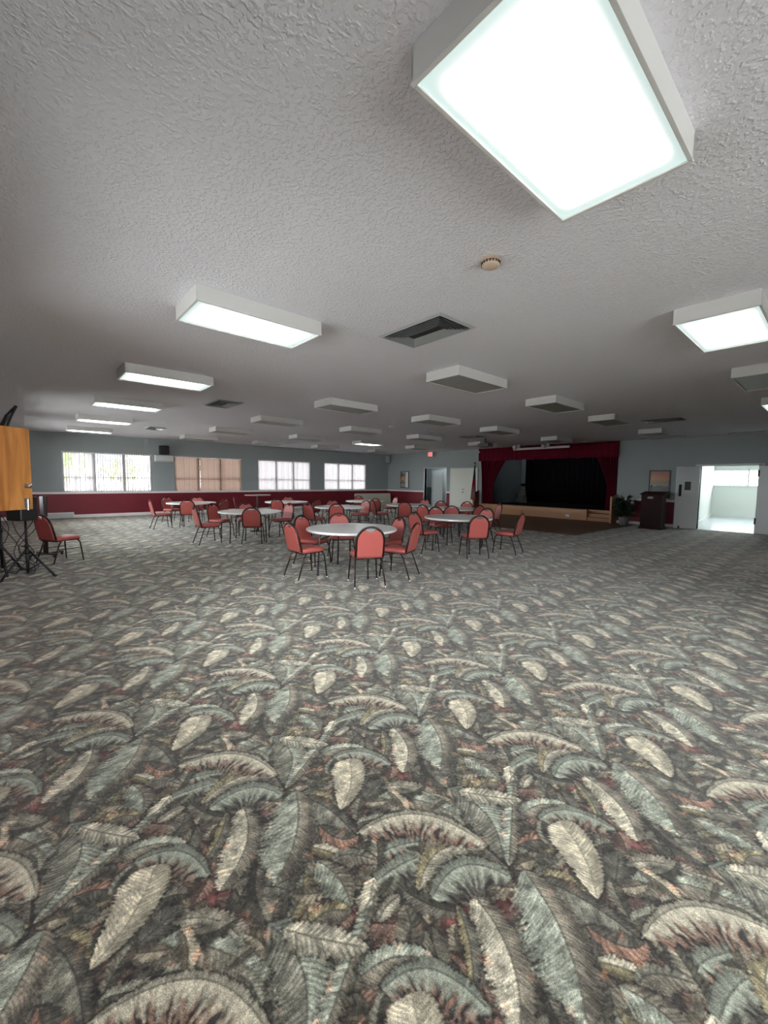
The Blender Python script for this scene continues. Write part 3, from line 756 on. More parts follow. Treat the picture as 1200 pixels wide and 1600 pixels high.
# draped dummy on the stage
M_palecloth = mat('pale_mottled_cloth', (.085,.08,.075), rough=.95, spec=.1, vary=.4, vscale=9)
r = empty('costume_dummy', (-11.45, 19.8, .458), 0, 'pale clothed dummy with a dark hat slumped on the stage, left side', 'dummy')
body = MB()
def bodyf(u, v):
    a = u*2*PI; z = v*.74
    sh = .25*(1-v)**.8 + .09 + .05*math.exp(-((v-.86)/.1)**2)
    return (sh*math.cos(a)*(1+.07*math.sin(6*a)) + .10*v, .7*sh*math.sin(a)*(1+.08*math.sin(5*a+1)), z)
body.grid(bodyf, 41, 18).build('cloth', M_palecloth, r, smooth=True)
MB().lathe([(.001,-.11),(.05,-.10),(.078,-.03),(.08,.04),(.055,.09),(.001,.11)], 16, (.12, 0, .86)).build('head', M_palecloth, r, smooth=True)
MB().lathe([(.001,.02),(.10,.0),(.125,.03),(.12,.09),(.08,.13),(.001,.145)], 20, (.11, .03, .86)).build('hat', M_blackcloth, r, smooth=True)
for s in (-1, 1): MB().tube([(.09+s*.13,-.02,.66),(.09+s*.22,-.10,.44),(.05+s*.12,-.22,.30)], [.06,.05,.035], 8).build('sleeve', M_palecloth, r, smooth=True)
MB().tube([(-.22,-.05,0),(-.20,-.05,.42),(-.06,-.02,.62)], .035, 8).build('dark_strap', M_blackcloth, r, smooth=True)
# dance floor
M_parq = bpy.data.materials.new('parquet_squares'); M_parq.use_nodes = True
def _pq():
    nt = M_parq.node_tree; b = nt.nodes['Principled BSDF']; tc = nt.nodes.new('ShaderNodeTexCoord')
    br = nt.nodes.new('ShaderNodeTexBrick'); br.inputs['Scale'].default_value = 1.0; br.inputs['Brick Width'].default_value = .305; br.inputs['Row Height'].default_value = .076
    br.inputs['Mortar Size'].default_value = .003; br.offset = .0
    br.inputs['Color1'].default_value = (.22,.13,.08,1); br.inputs['Color2'].default_value = (.17,.10,.06,1); br.inputs['Mortar'].default_value = (.03,.015,.01,1)
    nt.links.new(tc.outputs['Object'], br.inputs['Vector']); nt.links.new(br.outputs['Color'], b.inputs['Base Color']); b.inputs['Roughness'].default_value = .5
_pq()
r = empty('dance_floor', (-11.9, 12.06, 0), 0, 'brown parquet dance floor laid in front of the stage', 'dance floor')
MB().box(.05, 6.65, .05, 4.98, 0, .018).build('parquet', M_parq, r)
MB().box(0, 6.7, 0, .05, 0, .02).box(6.65, 6.7, .05, 4.98, 0, .02).box(0, .05, .05, 4.98, 0, .02).build('edge_strip', mat('edge_trim', (.10,.06,.035), rough=.5), r)

# ------------------------------------------------------------------ banquet chair
M_vinyl = mat('coral_red_vinyl', (.42,.092,.080), rough=.34, spec=.5, vary=.12, vscale=7, bump=.08, bscale=120)
M_frame = mat('brown_black_tube', (.030,.016,.014), rough=.3, metal=.5)
def outline(w, z0, zt, n=14, inset=0):
    """half-round topped panel outline in (x, z)"""
    R_ = w-inset; c = zt-w
    pts = [(-w+inset+.02, z0+inset), (w-inset-.02, z0+inset), (w-inset, z0+inset+.03)]
    pts += [(R_*math.cos(PI*k/(n-1)), c+R_*math.sin(PI*k/(n-1))*1.0) for k in range(n)]
    pts += [(-w+inset, z0+inset+.03)]
    return pts
def make_chair():
    r = empty('banquet_chair', (0,0,0))
    # seat cushion
    s = MB()
    def ring(z, g):
        P = [(-.215,-.20),(.215,-.20),(.225,.12),(.19,.215),(-.19,.215),(-.225,.12)]
        out = []
        for i in range(6):
            a, b = P[i], P[(i+1) % 6]
            for k in range(3): out.append(((a[0]+(b[0]-a[0])*k/3)*g, (a[1]+(b[1]-a[1])*k/3)*g, z))
        return out
    lv = [(.425,.93),(.432,.985),(.455,1.0),(.475,.985),(.488,.92),(.494,.75),(.497,.4)]
    vs = []; 
    for z, g in lv: vs += ring(z, g)
    n = 18; fs = [(i*n+j, i*n+(j+1) % n, (i+1)*n+(j+1) % n, (i+1)*n+j) for i in range(len(lv)-1) for j in range(n)]
    fs += [tuple(range(n-1, -1, -1)), tuple((len(lv)-1)*n+j for j in range(n))]
    s.add(vs, fs).build('seat', M_vinyl, r, smooth=True)
    fr = MB(); fr.tube([(-.20,-.19,.418),(.20,-.19,.418),(.20,.18,.418),(-.20,.18,.418)], .011, 6, closed=True)
    fr.build('seat_frame', M_frame, r, smooth=True)
    # backrest, leaning back
    T = Matrix.Translation((0, -.205, .47)) @ Matrix.Rotation(math.radians(13), 4, 'X')
    w, zt = .205, .425
    arch = [(-w,-.03)] + [(-w,z) for z in (.06,.14)] + [(w*math.cos(PI-PI*k/16), zt-w+w*math.sin(PI*k/16)) for k in range(17)] + [(w,.14),(w,.06),(w,-.03)]
    MB().tube([T @ Vector((x, 0, z)) for x, z in arch], .0155, 8).build('back_frame', M_frame, r, smooth=True)
    wi = w-.018
    poly = [(-wi+.02,-.015),(wi-.02,-.015),(wi,.01)] + [(wi*math.cos(PI*k/16), zt-w+wi*math.sin(PI*k/16)) for k in range(0, 7)]
    # concave hand slot at the top
    poly += [(.062, zt-.052), (.035, zt-.066), (0, zt-.071), (-.035, zt-.066), (-.062, zt-.052)]
    poly += [(wi*math.cos(PI*k/16), zt-w+wi*math.sin(PI*k/16)) for k in range(10, 17)] + [(-wi,.01)]
    M2 = T @ Matrix(((1,0,0,0),(0,0,-1,0),(0,1,0,0),(0,0,0,1)))
    MB().prism(poly, -.016, .026, M2).build('backrest', M_vinyl, r, bevel=.009, seg=2)
    pl = MB()
    for sx in (-1, 1):
        for z in (.10, .30): pl.box(min(sx*.15,sx*.2), max(sx*.15,sx*.2), -.024, -.015, z-.004, z+.004, T)
    pl.build('back_clip', M_frame, r)
    # legs
    for sx in (-1, 1):
        l = MB().tube([(sx*.185,.17,.42),(sx*.20,.205,.36),(sx*.225,.235,.02)], [.0125,.0125,.0105], 8).build('leg', M_frame, r, smooth=True)
        MB().lathe([(.014,0),(.015,.008),(.012,.03)], 10, (sx*.226,.237,0)).build('glide', M_chrome, l, smooth=True)
        l = MB().tube([(sx*.185,-.10,.42),(sx*.20,-.155,.36),(sx*.225,-.275,.02)], [.0125,.0125,.0105], 8).build('leg', M_frame, r, smooth=True)
        MB().lathe([(.014,0),(.015,.008),(.012,.03)], 10, (sx*.226,-.279,0)).build('glide', M_chrome, l, smooth=True)
        MB().tube([(sx*.207,.217,.27),(sx*.207,-.185,.27)], .007, 6).build('stretcher', M_frame, r, smooth=True)
    return r
PCH = make_chair(); _first = [True]
def chair(x, y, deg, lab, grp='coral red banquet chairs around the round tables'):
    o = PCH if _first[0] else copy_tree(PCH)
    _first[0] = False
    o.location = (x, y, 0); o.rotation_euler = (0, 0, math.radians(deg))
    tag(o, lab, 'chair', grp)
# ------------------------------------------------------------------ round folding table
M_top = mat('white_blow_moulded_plastic', (.92,.93,.92), rough=.22, spec=.6, bump=.05, bscale=150)
M_leg = mat('grey_steel_tube', (.10,.10,.10), rough=.35, metal=.7)
def make_table():
    r = empty('round_folding_table', (0,0,0))
    MB().lathe([(.69,.700),(.745,.700),(.757,.706),(.762,.718),(.760,.733),(.750,.740),(.72,.7405),(.715,.738),(.05,.738)], 64).build('tabletop', M_top, r, smooth=False, bevel=0)
    MB().lathe([(.66,.712),(.70,.700)], 48).build('underside', M_top, r)
    for s in (-1, 1):
        x = s*.40
        for t in (-1, 1):
            l = MB().tube([(x*.92, t*.42, .70), (x, t*.45, .60), (x*1.05, t*.47, .02)], .014, 8).build('leg', M_leg, r, smooth=True)
            MB().lathe([(.018,0),(.018,.03)], 10, (x*1.05, t*.47, 0)).build('foot_cap', M_black, l)
        MB().tube([(x*1.0, -.45, .585), (x*1.0, .45, .585)], .011, 8).build('leg_crossbar', M_leg, r, smooth=True)
        MB().tube([(x*1.0, 0, .585), (x*.2, 0, .70)], .008, 8).build('brace', M_leg, r, smooth=True)
    MB().box(-.03,.03,-.7625,-.755,.712,.722).build('label_plate', M_grey, r)
    return r
PT = make_table(); _ft = [True]
def table(x, y, deg, lab):
    o = PT if _ft[0] else copy_tree(PT)
    _ft[0] = False
    o.location = (x, y, 0); o.rotation_euler = (0, 0, math.radians(deg)); tag(o, lab, 'table', 'white round folding tables')
table(-5.5, 4.15, 35, 'white round folding table nearest the camera, centre of the photo')
table(-5.8, 7.38, 20, 'white round folding table between the nearest one and the dance floor')
table(-7.8, 9.65, 50, 'grey-looking shaded round table before the white door and flag')
table(-9.9, 4.28, 60, 'white round table left of the nearest one, with a chair back in front of it')
table(-14.37, 4.2, 10, 'leftmost white round table, in front of the beige blinds')
table(-13.4, 7.15, 30, 'white round table in front of the third window from the left')
table(-10.15, 7.2, 75, 'white round table right behind the nearest table')
table(-12.4, 10.0, 15, 'white round table under the far right window, before the beige upended table')
table(-9.75, 9.75, 40, 'white round table before the maroon wall beside the open doorway')
CH = [
 (-6.31,3.89,-72,'chair seen behind the left rim of the nearest table, facing right'),
 (-5.40,4.84,171,'chair at the right far side of the nearest table, its front towards the camera'),
 (-6.40,4.58,-115,'chair directly behind the nearest table with its rounded back above the rim'),
 (-5.60,3.33,0,'chair at the near left of the nearest table, seen from its side'),
 (-4.68,3.80,64,'bright coral chair in front of the nearest table, its back squarely to the camera'),
 (-4.70,4.49,114,'bright coral chair at the right of the nearest table, turned three-quarter left'),
 (-4.93,6.80,56,'bright coral chair with its back to the camera at the table by the dance floor'),
 (-5.95,6.43,-6,'dark backed chair at the left of the table by the dance floor, seat pointing right'),
 (-6.66,7.77,-114,'chair behind the left part of the table by the dance floor, back above the rim'),
 (-5.83,8.28,-178,'chair behind the right end of the table by the dance floor'),
 (-4.75,7.75,102,'rightmost chair, seen edge-on beside the dance floor, facing left'),
 (-7.15,8.80,40,'chair with rounded maroon back between the dance-floor table and the shaded table'),
 (-8.60,10.17,-123,'chair behind the shaded table, below the open doorway'),
 (-8.08,10.56,-163,'chair behind the shaded table, in front of the flag'),
 (-7.74,8.55,3,'chair at the left end of the shaded table, seen from the side'),
 (-7.01,9.53,81,'chair at the right front of the shaded table before the burgundy curtain'),
 (-7.14,10.65,146,'chair seen edge-on beside the oak stage front, beyond the shaded table'),
 (-10.07,5.21,-169,'chair at the right of the table left of centre, pale edge lit from the window'),
 (-10.76,4.55,-108,'chair behind the table left of centre, only its back top above the rim'),
 (-10.75,3.85,-63,'chair at the far left of the table left of centre'),
 (-9.87,3.23,0,'chair at the near left of the table left of centre, seen from the side'),
 (-9.28,4.08,58,'red chair in front of the table left of centre, its back to the camera'),
 (-13.54,3.86,68,'dark maroon chair with its back to the camera at the leftmost round table'),
 (-15.18,4.59,-115,'chair behind the leftmost round table under the beige blinds'),
 (-15.31,3.85,-70,'chair at the far left side of the leftmost round table'),
 (-13.60,3.11,0,'chair standing sideways at the near left of the leftmost round table'),
 (-13.62,4.80,118,'chair at the right front of the leftmost round table'),
 (-12.74,6.53,47,'dark chair back in front of the table before the third window'),
 (-12.25,7.48,106,'chair seen edge-on right of the table before the third window'),
 (-13.94,5.76,-21,'chair with a white glinting edge standing between the two left far tables'),
 (-14.22,7.64,-121,'chair behind the table before the third window, against the maroon wall'),
 (-9.91,6.18,13,'chair at the left of the table behind the nearest one, seen from the side'),
 (-9.46,6.62,50,'dark chair back in front of the table behind the nearest one'),
 (-10.30,8.09,-170,'chair at the far right side of the table behind the nearest one'),
 (-11.15,7.66,-115,'chair behind the table behind the nearest one, under the far window'),
 (-11.48,9.62,67,'dark chair back in front of the far table before the beige upended table'),
 (-12.16,11.07,167,'chair with a glinting edge right of the far table before the beige upended table'),
 (-13.22,10.38,-115,'chair behind the far table, just left of the beige upended table'),
 (-9.19,9.05,39,'chair in front of the table before the maroon wall beside the doorway'),
 (-10.06,10.70,-162,'chair behind the table before the maroon wall beside the doorway'),
 (-10.25,8.92,-20,'chair at the left front of the table before the maroon wall beside the doorway'),
]
for c in CH: chair(*c)
chair(-9.28, .48, 30, 'lone maroon chair at the far left of the photo beside the black tripod, facing right', None)

# bistro table
r = empty('cocktail_table', (-11.5, 5.2, 0), 0, 'tall round pedestal cocktail table with thin pinkish top behind the chairs', 'table')
MB().lathe([(.36,1.055),(.37,1.065),(.365,1.08),(.05,1.082)], 40).build('tabletop', mat('pinkish_laminate', (.42,.30,.29), rough=.3), r)
MB().tube([(0,0,.02),(0,0,1.055)], .03, 12).build('pedestal', M_metal_dark, r)
MB().lathe([(.22,0),(.22,.01),(.04,.03)], 28).build('base', M_metal_dark, r)
# beige folding table tipped on its side in the corner
r = empty('upended_folding_table', (-18.5, 14.2, 0), math.atan2(16.6-14.2, .4), 'long beige folding table tipped on its long edge in the room corner', 'table')
rp = [(.06+.0, .0)]
def rrect(L, H, R_):
    o = []
    for cx, cz, a in ((L-R_, R_, -90), (L-R_, H-R_, 0), (R_, H-R_, 90), (R_, R_, 180)):
        o += arc(cx, cz, R_, a, a+90, 6)
    return o
Mx = Matrix(((1,0,0,0),(0,.98,-.98*0-1,0),(0,1,.12,0),(0,0,0,1)))
Mx = Matrix.Rotation(math.radians(90-8), 4, 'X')
MB().prism(rrect(2.43, .78, .07), -.045, 0, Mx).build('tabletop', mat('beige_plastic', (.55,.52,.43), rough=.5), r, bevel=.008)
for x in (.45, 1.98): MB().tube([Mx @ Vector(p) for p in ((x-.25,.12,-.065),(x+.25,.12,-.065),(x+.25,.68,-.065),(x-.25,.68,-.065))], .012, 6, closed=True).build('folded_leg', M_leg, r, smooth=True)

# ------------------------------------------------------------------ left foreground: dutch door, tripods, stand
M_oak = bpy.data.materials.new('orange_oak_veneer'); M_oak.use_nodes = True
def _oak():
    nt = M_oak.node_tree; b = nt.nodes['Principled BSDF']; tc = nt.nodes.new('ShaderNodeTexCoord'); mp = nt.nodes.new('ShaderNodeMapping'); mp.inputs['Scale'].default_value = (7, 7, .9)
    w = nt.nodes.new('ShaderNodeTexNoise'); w.inputs['Scale'].default_value = 1.6; w.inputs['Detail'].default_value = 8; w.inputs['Distortion'].default_value = .7
    cr = nt.nodes.new('ShaderNodeValToRGB'); cr.color_ramp.elements[0].color = (.37,.13,.028,1); cr.color_ramp.elements[0].position = .35
    cr.color_ramp.elements[1].color = (.64,.27,.07,1); cr.color_ramp.elements[1].position = .68
    nt.links.new(tc.outputs['Object'], mp.inputs[0]); nt.links.new(mp.outputs[0], w.inputs['Vector']); nt.links.new(w.outputs['Fac'], cr.inputs[0]); nt.links.new(cr.outputs[0], b.inputs['Base Color']); b.inputs['Roughness'].default_value = .35
_oak()
r = struct('door_5', MB().box(0, .90, -.02, .02, 1.145, 2.12), M_oak, bevel=.006)
r.location = (-6.12, -.67, 0); r.rotation_euler = (0, 0, math.atan2(.77, -.50))
MB().lathe([(.03,0),(.03,.006),(.012,.01),(.012,.035),(.026,.045),(.028,.06),(.015,.07)], 18).build('knob', M_chrome, r, smooth=True)
k = bpy.data.objects['knob']; k.location = (.84, -.02, 1.43); k.rotation_euler = (PI/2, 0, 0)
kk = MB().box(.80, .86, -.03, -.02, 1.16, 1.28).tube([(.83,-.04,1.14),(.83,-.04,1.27)], .01, 8).build('bolt', M_chrome, r)
struct('trim_5', MB().box(-6.20,-6.12,YS,YS+.06,0,2.16).box(-5.22,-5.14,YS,YS+.06,0,2.16).box(-6.2,-5.14,YS,YS+.06,2.12,2.2).box(-6.12,-5.22,YS,YS+.04,0,1.13), M_oak)
def tripod(loc, rz, h, lab, spread=.36):
    r = empty('tripod_stand', (*loc, 0), rz, lab, 'tripod stand')
    MB().tube([(0,0,.10),(0,0,h*.55)], .022, 10).build('lower_pole', M_black, r, smooth=True)
    MB().tube([(0,0,h*.5),(0,0,h)], .016, 10).build('upper_pole', M_black, r, smooth=True)
    MB().tube([(0,0,h*.53),(0,0,h*.58)], .032, 10).tube([(.02,0,h*.555),(.07,0,h*.555)], .01, 6).build('clamp_knob', M_black, r, smooth=True)
    MB().tube([(0,0,.36),(0,0,.44)], .034, 10).build('collar', M_black, r, smooth=True)
    for k in range(3):
        a = 2*PI*k/3; c, s = math.cos(a), math.sin(a)
        l = MB().tube([(c*.03, s*.03, .41), (c*spread, s*spread, .015)], .017, 8).build('leg', M_black, r, smooth=True)
        MB().tube([(c*(spread-.03), s*(spread-.03), .03), (c*(spread+.02), s*(spread+.02), .012)], .02, 8).build('rubber_foot', M_black, l, smooth=True)
        MB().tube([(0,0,.12), (c*spread*.5, s*spread*.5, .22)], .008, 6).build('brace', M_black, r, smooth=True)
    return r
tripod((-8.22, .02), math.radians(-60), .88, 'black tripod speaker stand, nearer one at the left edge')
r = empty('loudspeaker', (-8.22, .0, .88), math.radians(-60), 'black loudspeaker on the tripod, mostly hidden behind the wooden door panel', 'speaker')
MB().prism([(-.15,-.14),(.15,-.14),(.12,.14),(-.12,.14)], 0, .36).build('cabinet', M_black, r, bevel=.02)
MB().box(-.13, .13, -.150, -.14, .03, .33).build('grille', mat('speaker_grille', (.02,.02,.02), rough=.8, bump=.6, bscale=300), r, bevel=.01)
tripod((-8.75, -.28), math.radians(10), 1.25, 'black tripod stand further back at the left edge, tangled with cables', .30)
# boom rising above the door
r = empty('microphone_boom', (-8.75, -.28, 1.25), 0, 'black curved boom sticking up above the wooden door panel at the left edge', 'boom')
pts = [(0,0,0),(.01,.02,.40),(.02,.05,.80),(.02,.10,1.02),(.0,.17,1.22),(-.03,.27,1.40)]
MB().tube(pts, [.02,.03,.05,.055,.045,.02], 12).build('arm', M_black, r, smooth=True)
MB().lathe([(.001,-.02),(.018,-.01),(.018,.01),(.001,.02)], 10, (-.04,.21,1.33)).build('clip', M_chrome, r, smooth=True)
# cables
rr = random.Random(8)
for k in range(5):
    x, y = -8.5+rr.uniform(-.35, .15), -.15+rr.uniform(-.18, .2); pts = []
    z = rr.uniform(.7, 1.1); n = 14
    for q in range(n):
        t = q/(n-1); pts.append((x+.16*math.sin(3*t*PI+k)+t*rr.uniform(-.05,.05), y+.12*math.cos(2.3*t*PI+k*2), max(.008, z*(1-t)**1.2+.03*math.sin(9*t))))
    pts += [(pts[-1][0]-.15*k/3, pts[-1][1]-.1, .008), (pts[-1][0]-.4, pts[-1][1]-.2+.1*k, .008)]
    o = MB().tube(pts, .006, 6).build('audio_cable', M_black, smooth=True)
    tag(o, 'one of the thin black cables hanging in a tangle between the two tripod stands', 'cable', 'tangled cables at the left edge')
r = empty('rolling_stand', (-10.15, .30, 0), math.radians(118), 'dark rolling stand with flat T-shaped feet behind the lone chair at far left', 'stand')
MB().tube([(0,-.03,.06),(0,-.03,1.17)], .024, 8).tube([(0,.05,.06),(0,.05,1.17)], .018, 8).build('post', mat('brushed_brown_metal', (.05,.03,.028), rough=.35, metal=.5), r, smooth=True)
MB().box(-.30,.30,-.03,.03,.05,.08).box(-.03,.03,-.26,.26,.05,.08).build('foot', M_black, r, bevel=.006)
for x, y in ((-.28,0),(.28,0),(0,.24),(0,-.24)): MB().tube([(x-.01,y,.027),(x+.01,y,.027)], .026, 12).build('caster', M_black, r)
MB().box(-.035,.035,-.05,.07,.78,1.17).build('panel', mat('dark_panel', (.03,.018,.018), rough=.4), r, bevel=.01)
r = empty('floor_heater', (-19.08, 1.0, 0), 0, 'low white heater box at the foot of the maroon wall, behind the lone chair', 'heater')
MB().box(-.08,.10,-.42,.42,.02,.22).build('body', M_white, r, bevel=.01)
q = MB()
for k in range(8): q.box(.101,.106,-.38,.38,.05+.018*k,.057+.018*k)
q.build('grille', M_grey, r)

# ------------------------------------------------------------------ things on the walls
r = empty('wall_speaker', (WX+.012, 4.53, 2.51), 0, 'black box speaker on the white wall unit between the first two windows', 'speaker')
MB().box(0,.26,-.17,.17,0,.36).build('cabinet', M_black, r, bevel=.01)
MB().box(.26,.272,-.15,.15,.02,.34).build('grille', M_black, r, bevel=.006)
r = empty('wall_unit', (WX, 4.52, 2.20), 0, 'white wall-mounted air unit between the first two windows', 'air unit')
MB().prism([(0,0),(.20,0),(.24,.06),(.24,.27),(0,.29)], -.34, .34, Matrix(((1,0,0,0),(0,0,1,0),(0,1,0,0),(0,0,0,1)))).build('body', M_white, r, bevel=.012)
MB().box(.19,.235,-.30,.30,.015,.03).build('outlet_flap', M_grey, r)
MB().box(.236,.243,-.06,.30,.10,.24).build('front_panel', M_fixture, r)
r = empty('wall_speaker', (WX+.18, DY-.20, 2.62), math.radians(45), 'grey box speaker up in the far room corner', 'speaker')
MB().box(-.14,.14,-.12,.12,0,.42).build('cabinet', mat('grey_speaker', (.30,.31,.31), rough=.5), r, bevel=.01)
MB().box(-.12,.12,-.132,-.12,.03,.39).build('grille', M_grey, r)
MB().tube([(0,.11,-.02),(0,.17,-.02),(0,.17,-.30)], .008, 6).build('conduit', M_white, r)
# exit sign
r = empty('exit_sign', (-15.3, 16.9, HC), 0, 'small glowing red EXIT sign hanging from the ceiling above the open doorway', 'exit sign')
MB().tube([(0,0,0),(0,0,-.05)], .012, 8).build('stem', M_trim, r)
MB().box(-.17,.17,-.025,.025,-.29,-.05).build('housing', M_trim, r, bevel=.005)
MB().box(-.15,.15,-.030,-.0255,-.272,-.068).build('face', mat('exit_glow', (.8,.3,.3), emit=(1,.32,.30), estr=.75), r)
let = MB()
def L_(x0, strokes):
    for (ax, az, bx, bz) in strokes:
        p, q_ = Vector((x0+ax*.055, 0, -.235+az*.13)), Vector((x0+bx*.055, 0, -.235+bz*.13))
        d = (q_-p); n_ = Vector((-d.z, 0, d.x)).normalized()*.0075; e = d.normalized()*.0075
        p = p-e; q_ = q_+e
        vs = [p-n_, p+n_, q_+n_, q_-n_]
        let.add([(v.x, -.031, v.z) for v in vs]+[(v.x, -.034, v.z) for v in vs], [(4,5,6,7),(0,1,5,4),(1,2,6,5),(2,3,7,6),(3,0,4,7)])
L_(-.135, [(0,0,0,1),(0,0,1,0),(0,.5,.8,.5),(0,1,1,1)]); L_(-.062, [(0,0,1,1),(0,1,1,0)]); L_(.012, [(.5,0,.5,1)]); L_(.068, [(.5,0,.5,1),(0,1,1,1)])
let.build('letters', mat('exit_red', (.6,.01,.01), emit=(1,.03,.03), estr=.7), r)
# posters
def picture(x0, x1, z0, z1, lab, cols, seed):
    r = empty('framed_picture', ((x0+x1)/2, DY-.012, z0), 0, lab, 'picture')
    a, h = (x1-x0)/2, z1-z0; t = .035
    MB().box(-a,a,-.03,0,0,t).box(-a,a,-.03,0,h-t,h).box(-a,-a+t,-.03,0,t,h-t).box(a-t,a,-.03,0,t,h-t).build('frame', M_black, r, bevel=.004)
    m = bpy.data.materials.new('abstract_print'); m.use_nodes = True
    nt = m.node_tree; b = nt.nodes['Principled BSDF']; b.inputs['Roughness'].default_value = .25
    tc = nt.nodes.new('ShaderNodeTexCoord'); sp = nt.nodes.new('ShaderNodeSeparateXYZ'); n = nt.nodes.new('ShaderNodeTexNoise')
    n.inputs['Scale'].default_value = 3.5 if seed else 6; n.inputs['Detail'].default_value = 4
    mr = nt.nodes.new('ShaderNodeMath'); mr.operation = 'MULTIPLY_ADD'; mr.inputs[1].default_value = 1/h
    nm = nt.nodes.new('ShaderNodeMath'); nm.operation = 'MULTIPLY_ADD'; nm.inputs[1].default_value = .9 if not seed else .18; nm.inputs[2].default_value = -.45 if not seed else -.09
    cr = nt.nodes.new('ShaderNodeValToRGB')
    while len(cr.color_ramp.elements) < len(cols): cr.color_ramp.elements.new(.5)
    for e, (p_, c_) in zip(cr.color_ramp.elements, cols): e.position = p_; e.color = (*c_, 1)
    nt.links.new(tc.outputs['Object'], n.inputs['Vector']); nt.links.new(tc.outputs['Object'], sp.inputs[0])
    nt.links.new(n.outputs['Fac'], nm.inputs[0]); nt.links.new(nm.outputs[0], mr.inputs[2]); nt.links.new(sp.outputs['Z'], mr.inputs[0])
    nt.links.new(mr.outputs[0], cr.inputs[0]); nt.links.new(cr.outputs[0], b.inputs['Base Color'])
    MB().box(-a+t,a-t,-.016,-.01,t,h-t).build('print', m, r)
    return r, a, h, t
r, a, h, t = picture(-18.0, -17.30, 1.10, 2.08, 'small framed poster of tan and dark shapes on white, near the far corner',
    [(0,(.30,.22,.24)),(.25,(.45,.36,.38)),(.34,(.06,.04,.04)),(.45,(.55,.38,.22)),(.72,(.50,.30,.15)),(.84,(.08,.06,.06)),(.92,(.5,.46,.46))], 0)
MB().box(.08, a-t, -.018, -.0162, t, h-t).build('white_margin', mat('white_paper', (.8,.78,.76), rough=.5), r)
picture(-4.84, -4.18, 1.02, 2.02, 'dark framed landscape with orange sky leaning on the rail behind the podium',
    [(0,(.05,.045,.05)),(.25,(.10,.09,.10)),(.40,(.06,.06,.05)),(.48,(.28,.25,.16)),(.55,(.20,.15,.06)),(.70,(.42,.16,.05)),(.97,(.30,.08,.05))], 1)

# ------------------------------------------------------------------ flag, podium, plant, lights by the stage
r = empty('flag_on_pole', (-12.0, 16.45, 0), 0, 'american flag hanging furled on a floor pole left of the stage', 'flag')
MB().lathe([(.15,0),(.15,.02),(.05,.05),(.02,.10)], 24).build('base', M_metal_dark, r)
MB().tube([(0,0,.05),(0,0,2.38)], .014, 8).build('pole', mat('dark_wood_pole', (.05,.03,.02), rough=.4), r)
MB().lathe([(.001,-.05),(.035,-.035),(.05,0),(.035,.035),(.001,.05)], 16, (0,0,2.42)).build('finial', M_black, r, smooth=True)
M_flag = bpy.data.materials.new('flag_cloth'); M_flag.use_nodes = True
M_fr = mat('flag_red', (.34,.02,.03), rough=.9, spec=.1); M_fw = mat('flag_white', (.34,.24,.24), rough=.9, spec=.1); M_fb = mat('flag_navy', (.012,.014,.035), rough=.7)
fl = MB(); nu, nv = 40, 24
def fp(u, v):
    z = 2.30 - v*1.62; half = .035+.15*v**1.1; sk = -.04*v
    return (sk+half*(u*2-1)*.9, .05*math.sin(u*PI*7+v*2)*(.3+v), z - .10*u*v)
G = [[fp(i/nu, j/nv) for i in range(nu+1)] for j in range(nv+1)]
for j in range(nv):
    for i in range(nu):
        v = (j+.5)/nv; u = (i+.5)/nu
        fl.cur = 2 if v < .36 else (1 if int(u*11+v*4) % 3 == 2 else 0)
        fl.add([G[j][i], G[j][i+1], G[j+1][i+1], G[j+1][i]], [(0,1,2,3)])
fl.build('flag', [M_fr, M_fw, M_fb], r, smooth=True, solid=.004)
r = empty('podium', (-4.36, 16.15, 0), 0, 'dark mahogany podium with a small plate, in front of the picture', 'podium')
M_mah = mat('dark_mahogany', (.022,.007,.006), rough=.6, spec=.15, vary=.3, vscale=5, stretch=(1,1,.2))
MB().box(-.31,.31,-.22,.25,.06,1.16).build('body', M_mah, r, bevel=.008)
MB().box(-.34,.34,-.25,.27,0,.07).build('plinth', M_mah, r, bevel=.006)
MB().prism([(-.26,1.16),(.28,1.16),(.28,1.27),(-.26,1.19)], -.35, .35, Matrix(((0,0,1,0),(1,0,0,0),(0,1,0,0),(0,0,0,1)))).build('reading_top', M_mah, r, bevel=.006)
MB().box(-.12,.04,-.228,-.22,1.03,1.10).build('name_plate', mat('dull_plate', (.22,.20,.19), rough=.4), r)
r = empty('gooseneck_microphone', (-4.46, 16.28, 1.24), 0, 'black gooseneck microphone on top of the podium', 'microphone')
MB().lathe([(.035,0),(.035,.012),(.012,.02)], 14).tube([(0,0,.01),(0,0,.14),(-.01,-.02,.22)], .006, 6).build('neck', M_black, r)
MB().tube([(-.01,-.02,.20),(-.014,-.03,.25)], .022, 10).build('windscreen', M_black, r, smooth=True)
r = empty('potted_plant', (-5.35, 16.45, 0), 0, 'bushy dark green potted plant between the stage and the podium', 'plant')
MB().lathe([(.13,0),(.17,.26),(.185,.30),(.165,.30),(.16,.27)], 24).build('pot', mat('grey_ceramic', (.22,.21,.22), rough=.4), r, smooth=True)
MB().lathe([(.16,.262),(.01,.262)], 20).build('soil', M_dark, r)
lf = MB(); rr = random.Random(5)
for k in range(150):
    a = rr.uniform(0, 2*PI); el = rr.uniform(-.1, 1.2); z0 = rr.uniform(.35, .95); L = rr.uniform(.22, .42)
    b0 = Vector((math.cos(a)*.08, math.sin(a)*.08, z0)); d = Vector((math.cos(a)*math.cos(el), math.sin(a)*math.cos(el), math.sin(el)))
    sd = d.cross(Vector((0,0,1))).normalized()*rr.uniform(.03,.055); m1 = b0+d*L*.5+Vector((0,0,.02)); tip = b0+d*L-Vector((0,0,.10))
    lf.add([b0, m1-sd, tip, m1+sd], [(0,1,2),(0,2,3)])
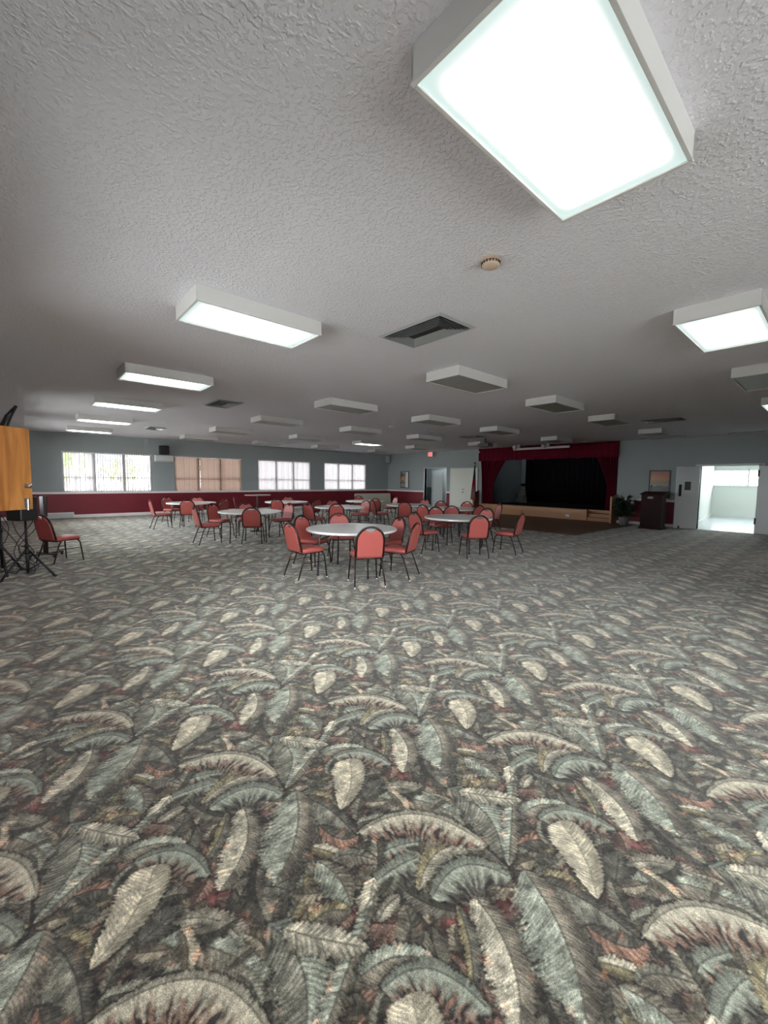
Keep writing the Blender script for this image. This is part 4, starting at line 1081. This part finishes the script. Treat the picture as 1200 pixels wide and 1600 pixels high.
lf.build('foliage', mat('dark_leaves', (.018,.035,.02), rough=.45, vary=.3, vscale=10), r)
st_ = MB()
for k in range(6): a = k; st_.tube([(0.03*math.cos(a),.03*math.sin(a),.26),(.07*math.cos(a),.07*math.sin(a),.9)], .008, 5)
st_.build('stem', M_bark, r)
fw = MB()
for (x, y, z) in ((-.02,-.2,1.12),(.02,-.22,1.16),(.30,-.15,.86)):
    for k in range(6):
        a = k*PI/3; fw.add([(x,y,z),(x+.05*math.cos(a-.3),y-.01,z+.05*math.sin(a-.3)),(x+.075*math.cos(a),y,z+.075*math.sin(a)),(x+.05*math.cos(a+.3),y-.01,z+.05*math.sin(a+.3))], [(0,1,2,3)])
fw.build('white_flowers', mat('pale_petals', (.38,.37,.36), rough=.6), r)
r = empty('stage_light_bar', (-8.25, 15.6, 2.86), 0, 'white lighting bar with two spot heads hanging before the stage valance', 'stage lights')
MB().box(-1.18, 1.18, -.03, .03, 0, .085).build('rail', mat('off_white_rail', (.50,.46,.44), rough=.5), r, bevel=.004)
MB().tube([(-.9,.12,.17),(1.18,.12,.17)], .018, 8).build('black_pipe', M_black, r)
for x in (-1.0, .1, 1.1): MB().tube([(x,0,.08),(x,.06,.16),(x,.06,.30)], .008, 6).build('hanger', M_black, r)
for x in (-1.05, .22):
    h_ = MB().tube([(x-.11,-.02,.14),(x+.02,-.08,.11)], [.075,.095], 14).build('spot_head', mat('cream_spot', (.46,.43,.40), rough=.4), r, smooth=True)
    MB().box(x+.08,x+.20,-.10,-.02,.09,.22).build('yoke', M_grey, h_, bevel=.01)
r = empty('ceiling_projector', (-9.0, 12.95, HC), 0, 'dark projector hanging from the ceiling in front of the stage', 'projector')
MB().tube([(0,0,0),(0,0,-.20)], .022, 8).build('mount_pole', M_black, r)
MB().box(-.22,.22,-.17,.17,-.34,-.21).build('body', mat('projector_grey', (.10,.10,.10), rough=.5), r, bevel=.02)
MB().tube([(.02,.17,-.275),(.02,.22,-.275)], .045, 14).build('lens', M_black, r)
r = empty('valance_spotlight', (-12.15, 16.95, 3.0), 0, 'small pale spotlight at the top left corner of the burgundy valance', 'spotlight')
MB().tube([(0,0,.16),(0,0,.02)], .012, 8).build('bracket', M_black, r)
MB().tube([(0,.04,0),(.08,-.10,-.03)], [.04,.055], 12).build('head', mat('cream_spot_small', (.4,.37,.35), rough=.4), r, smooth=True)
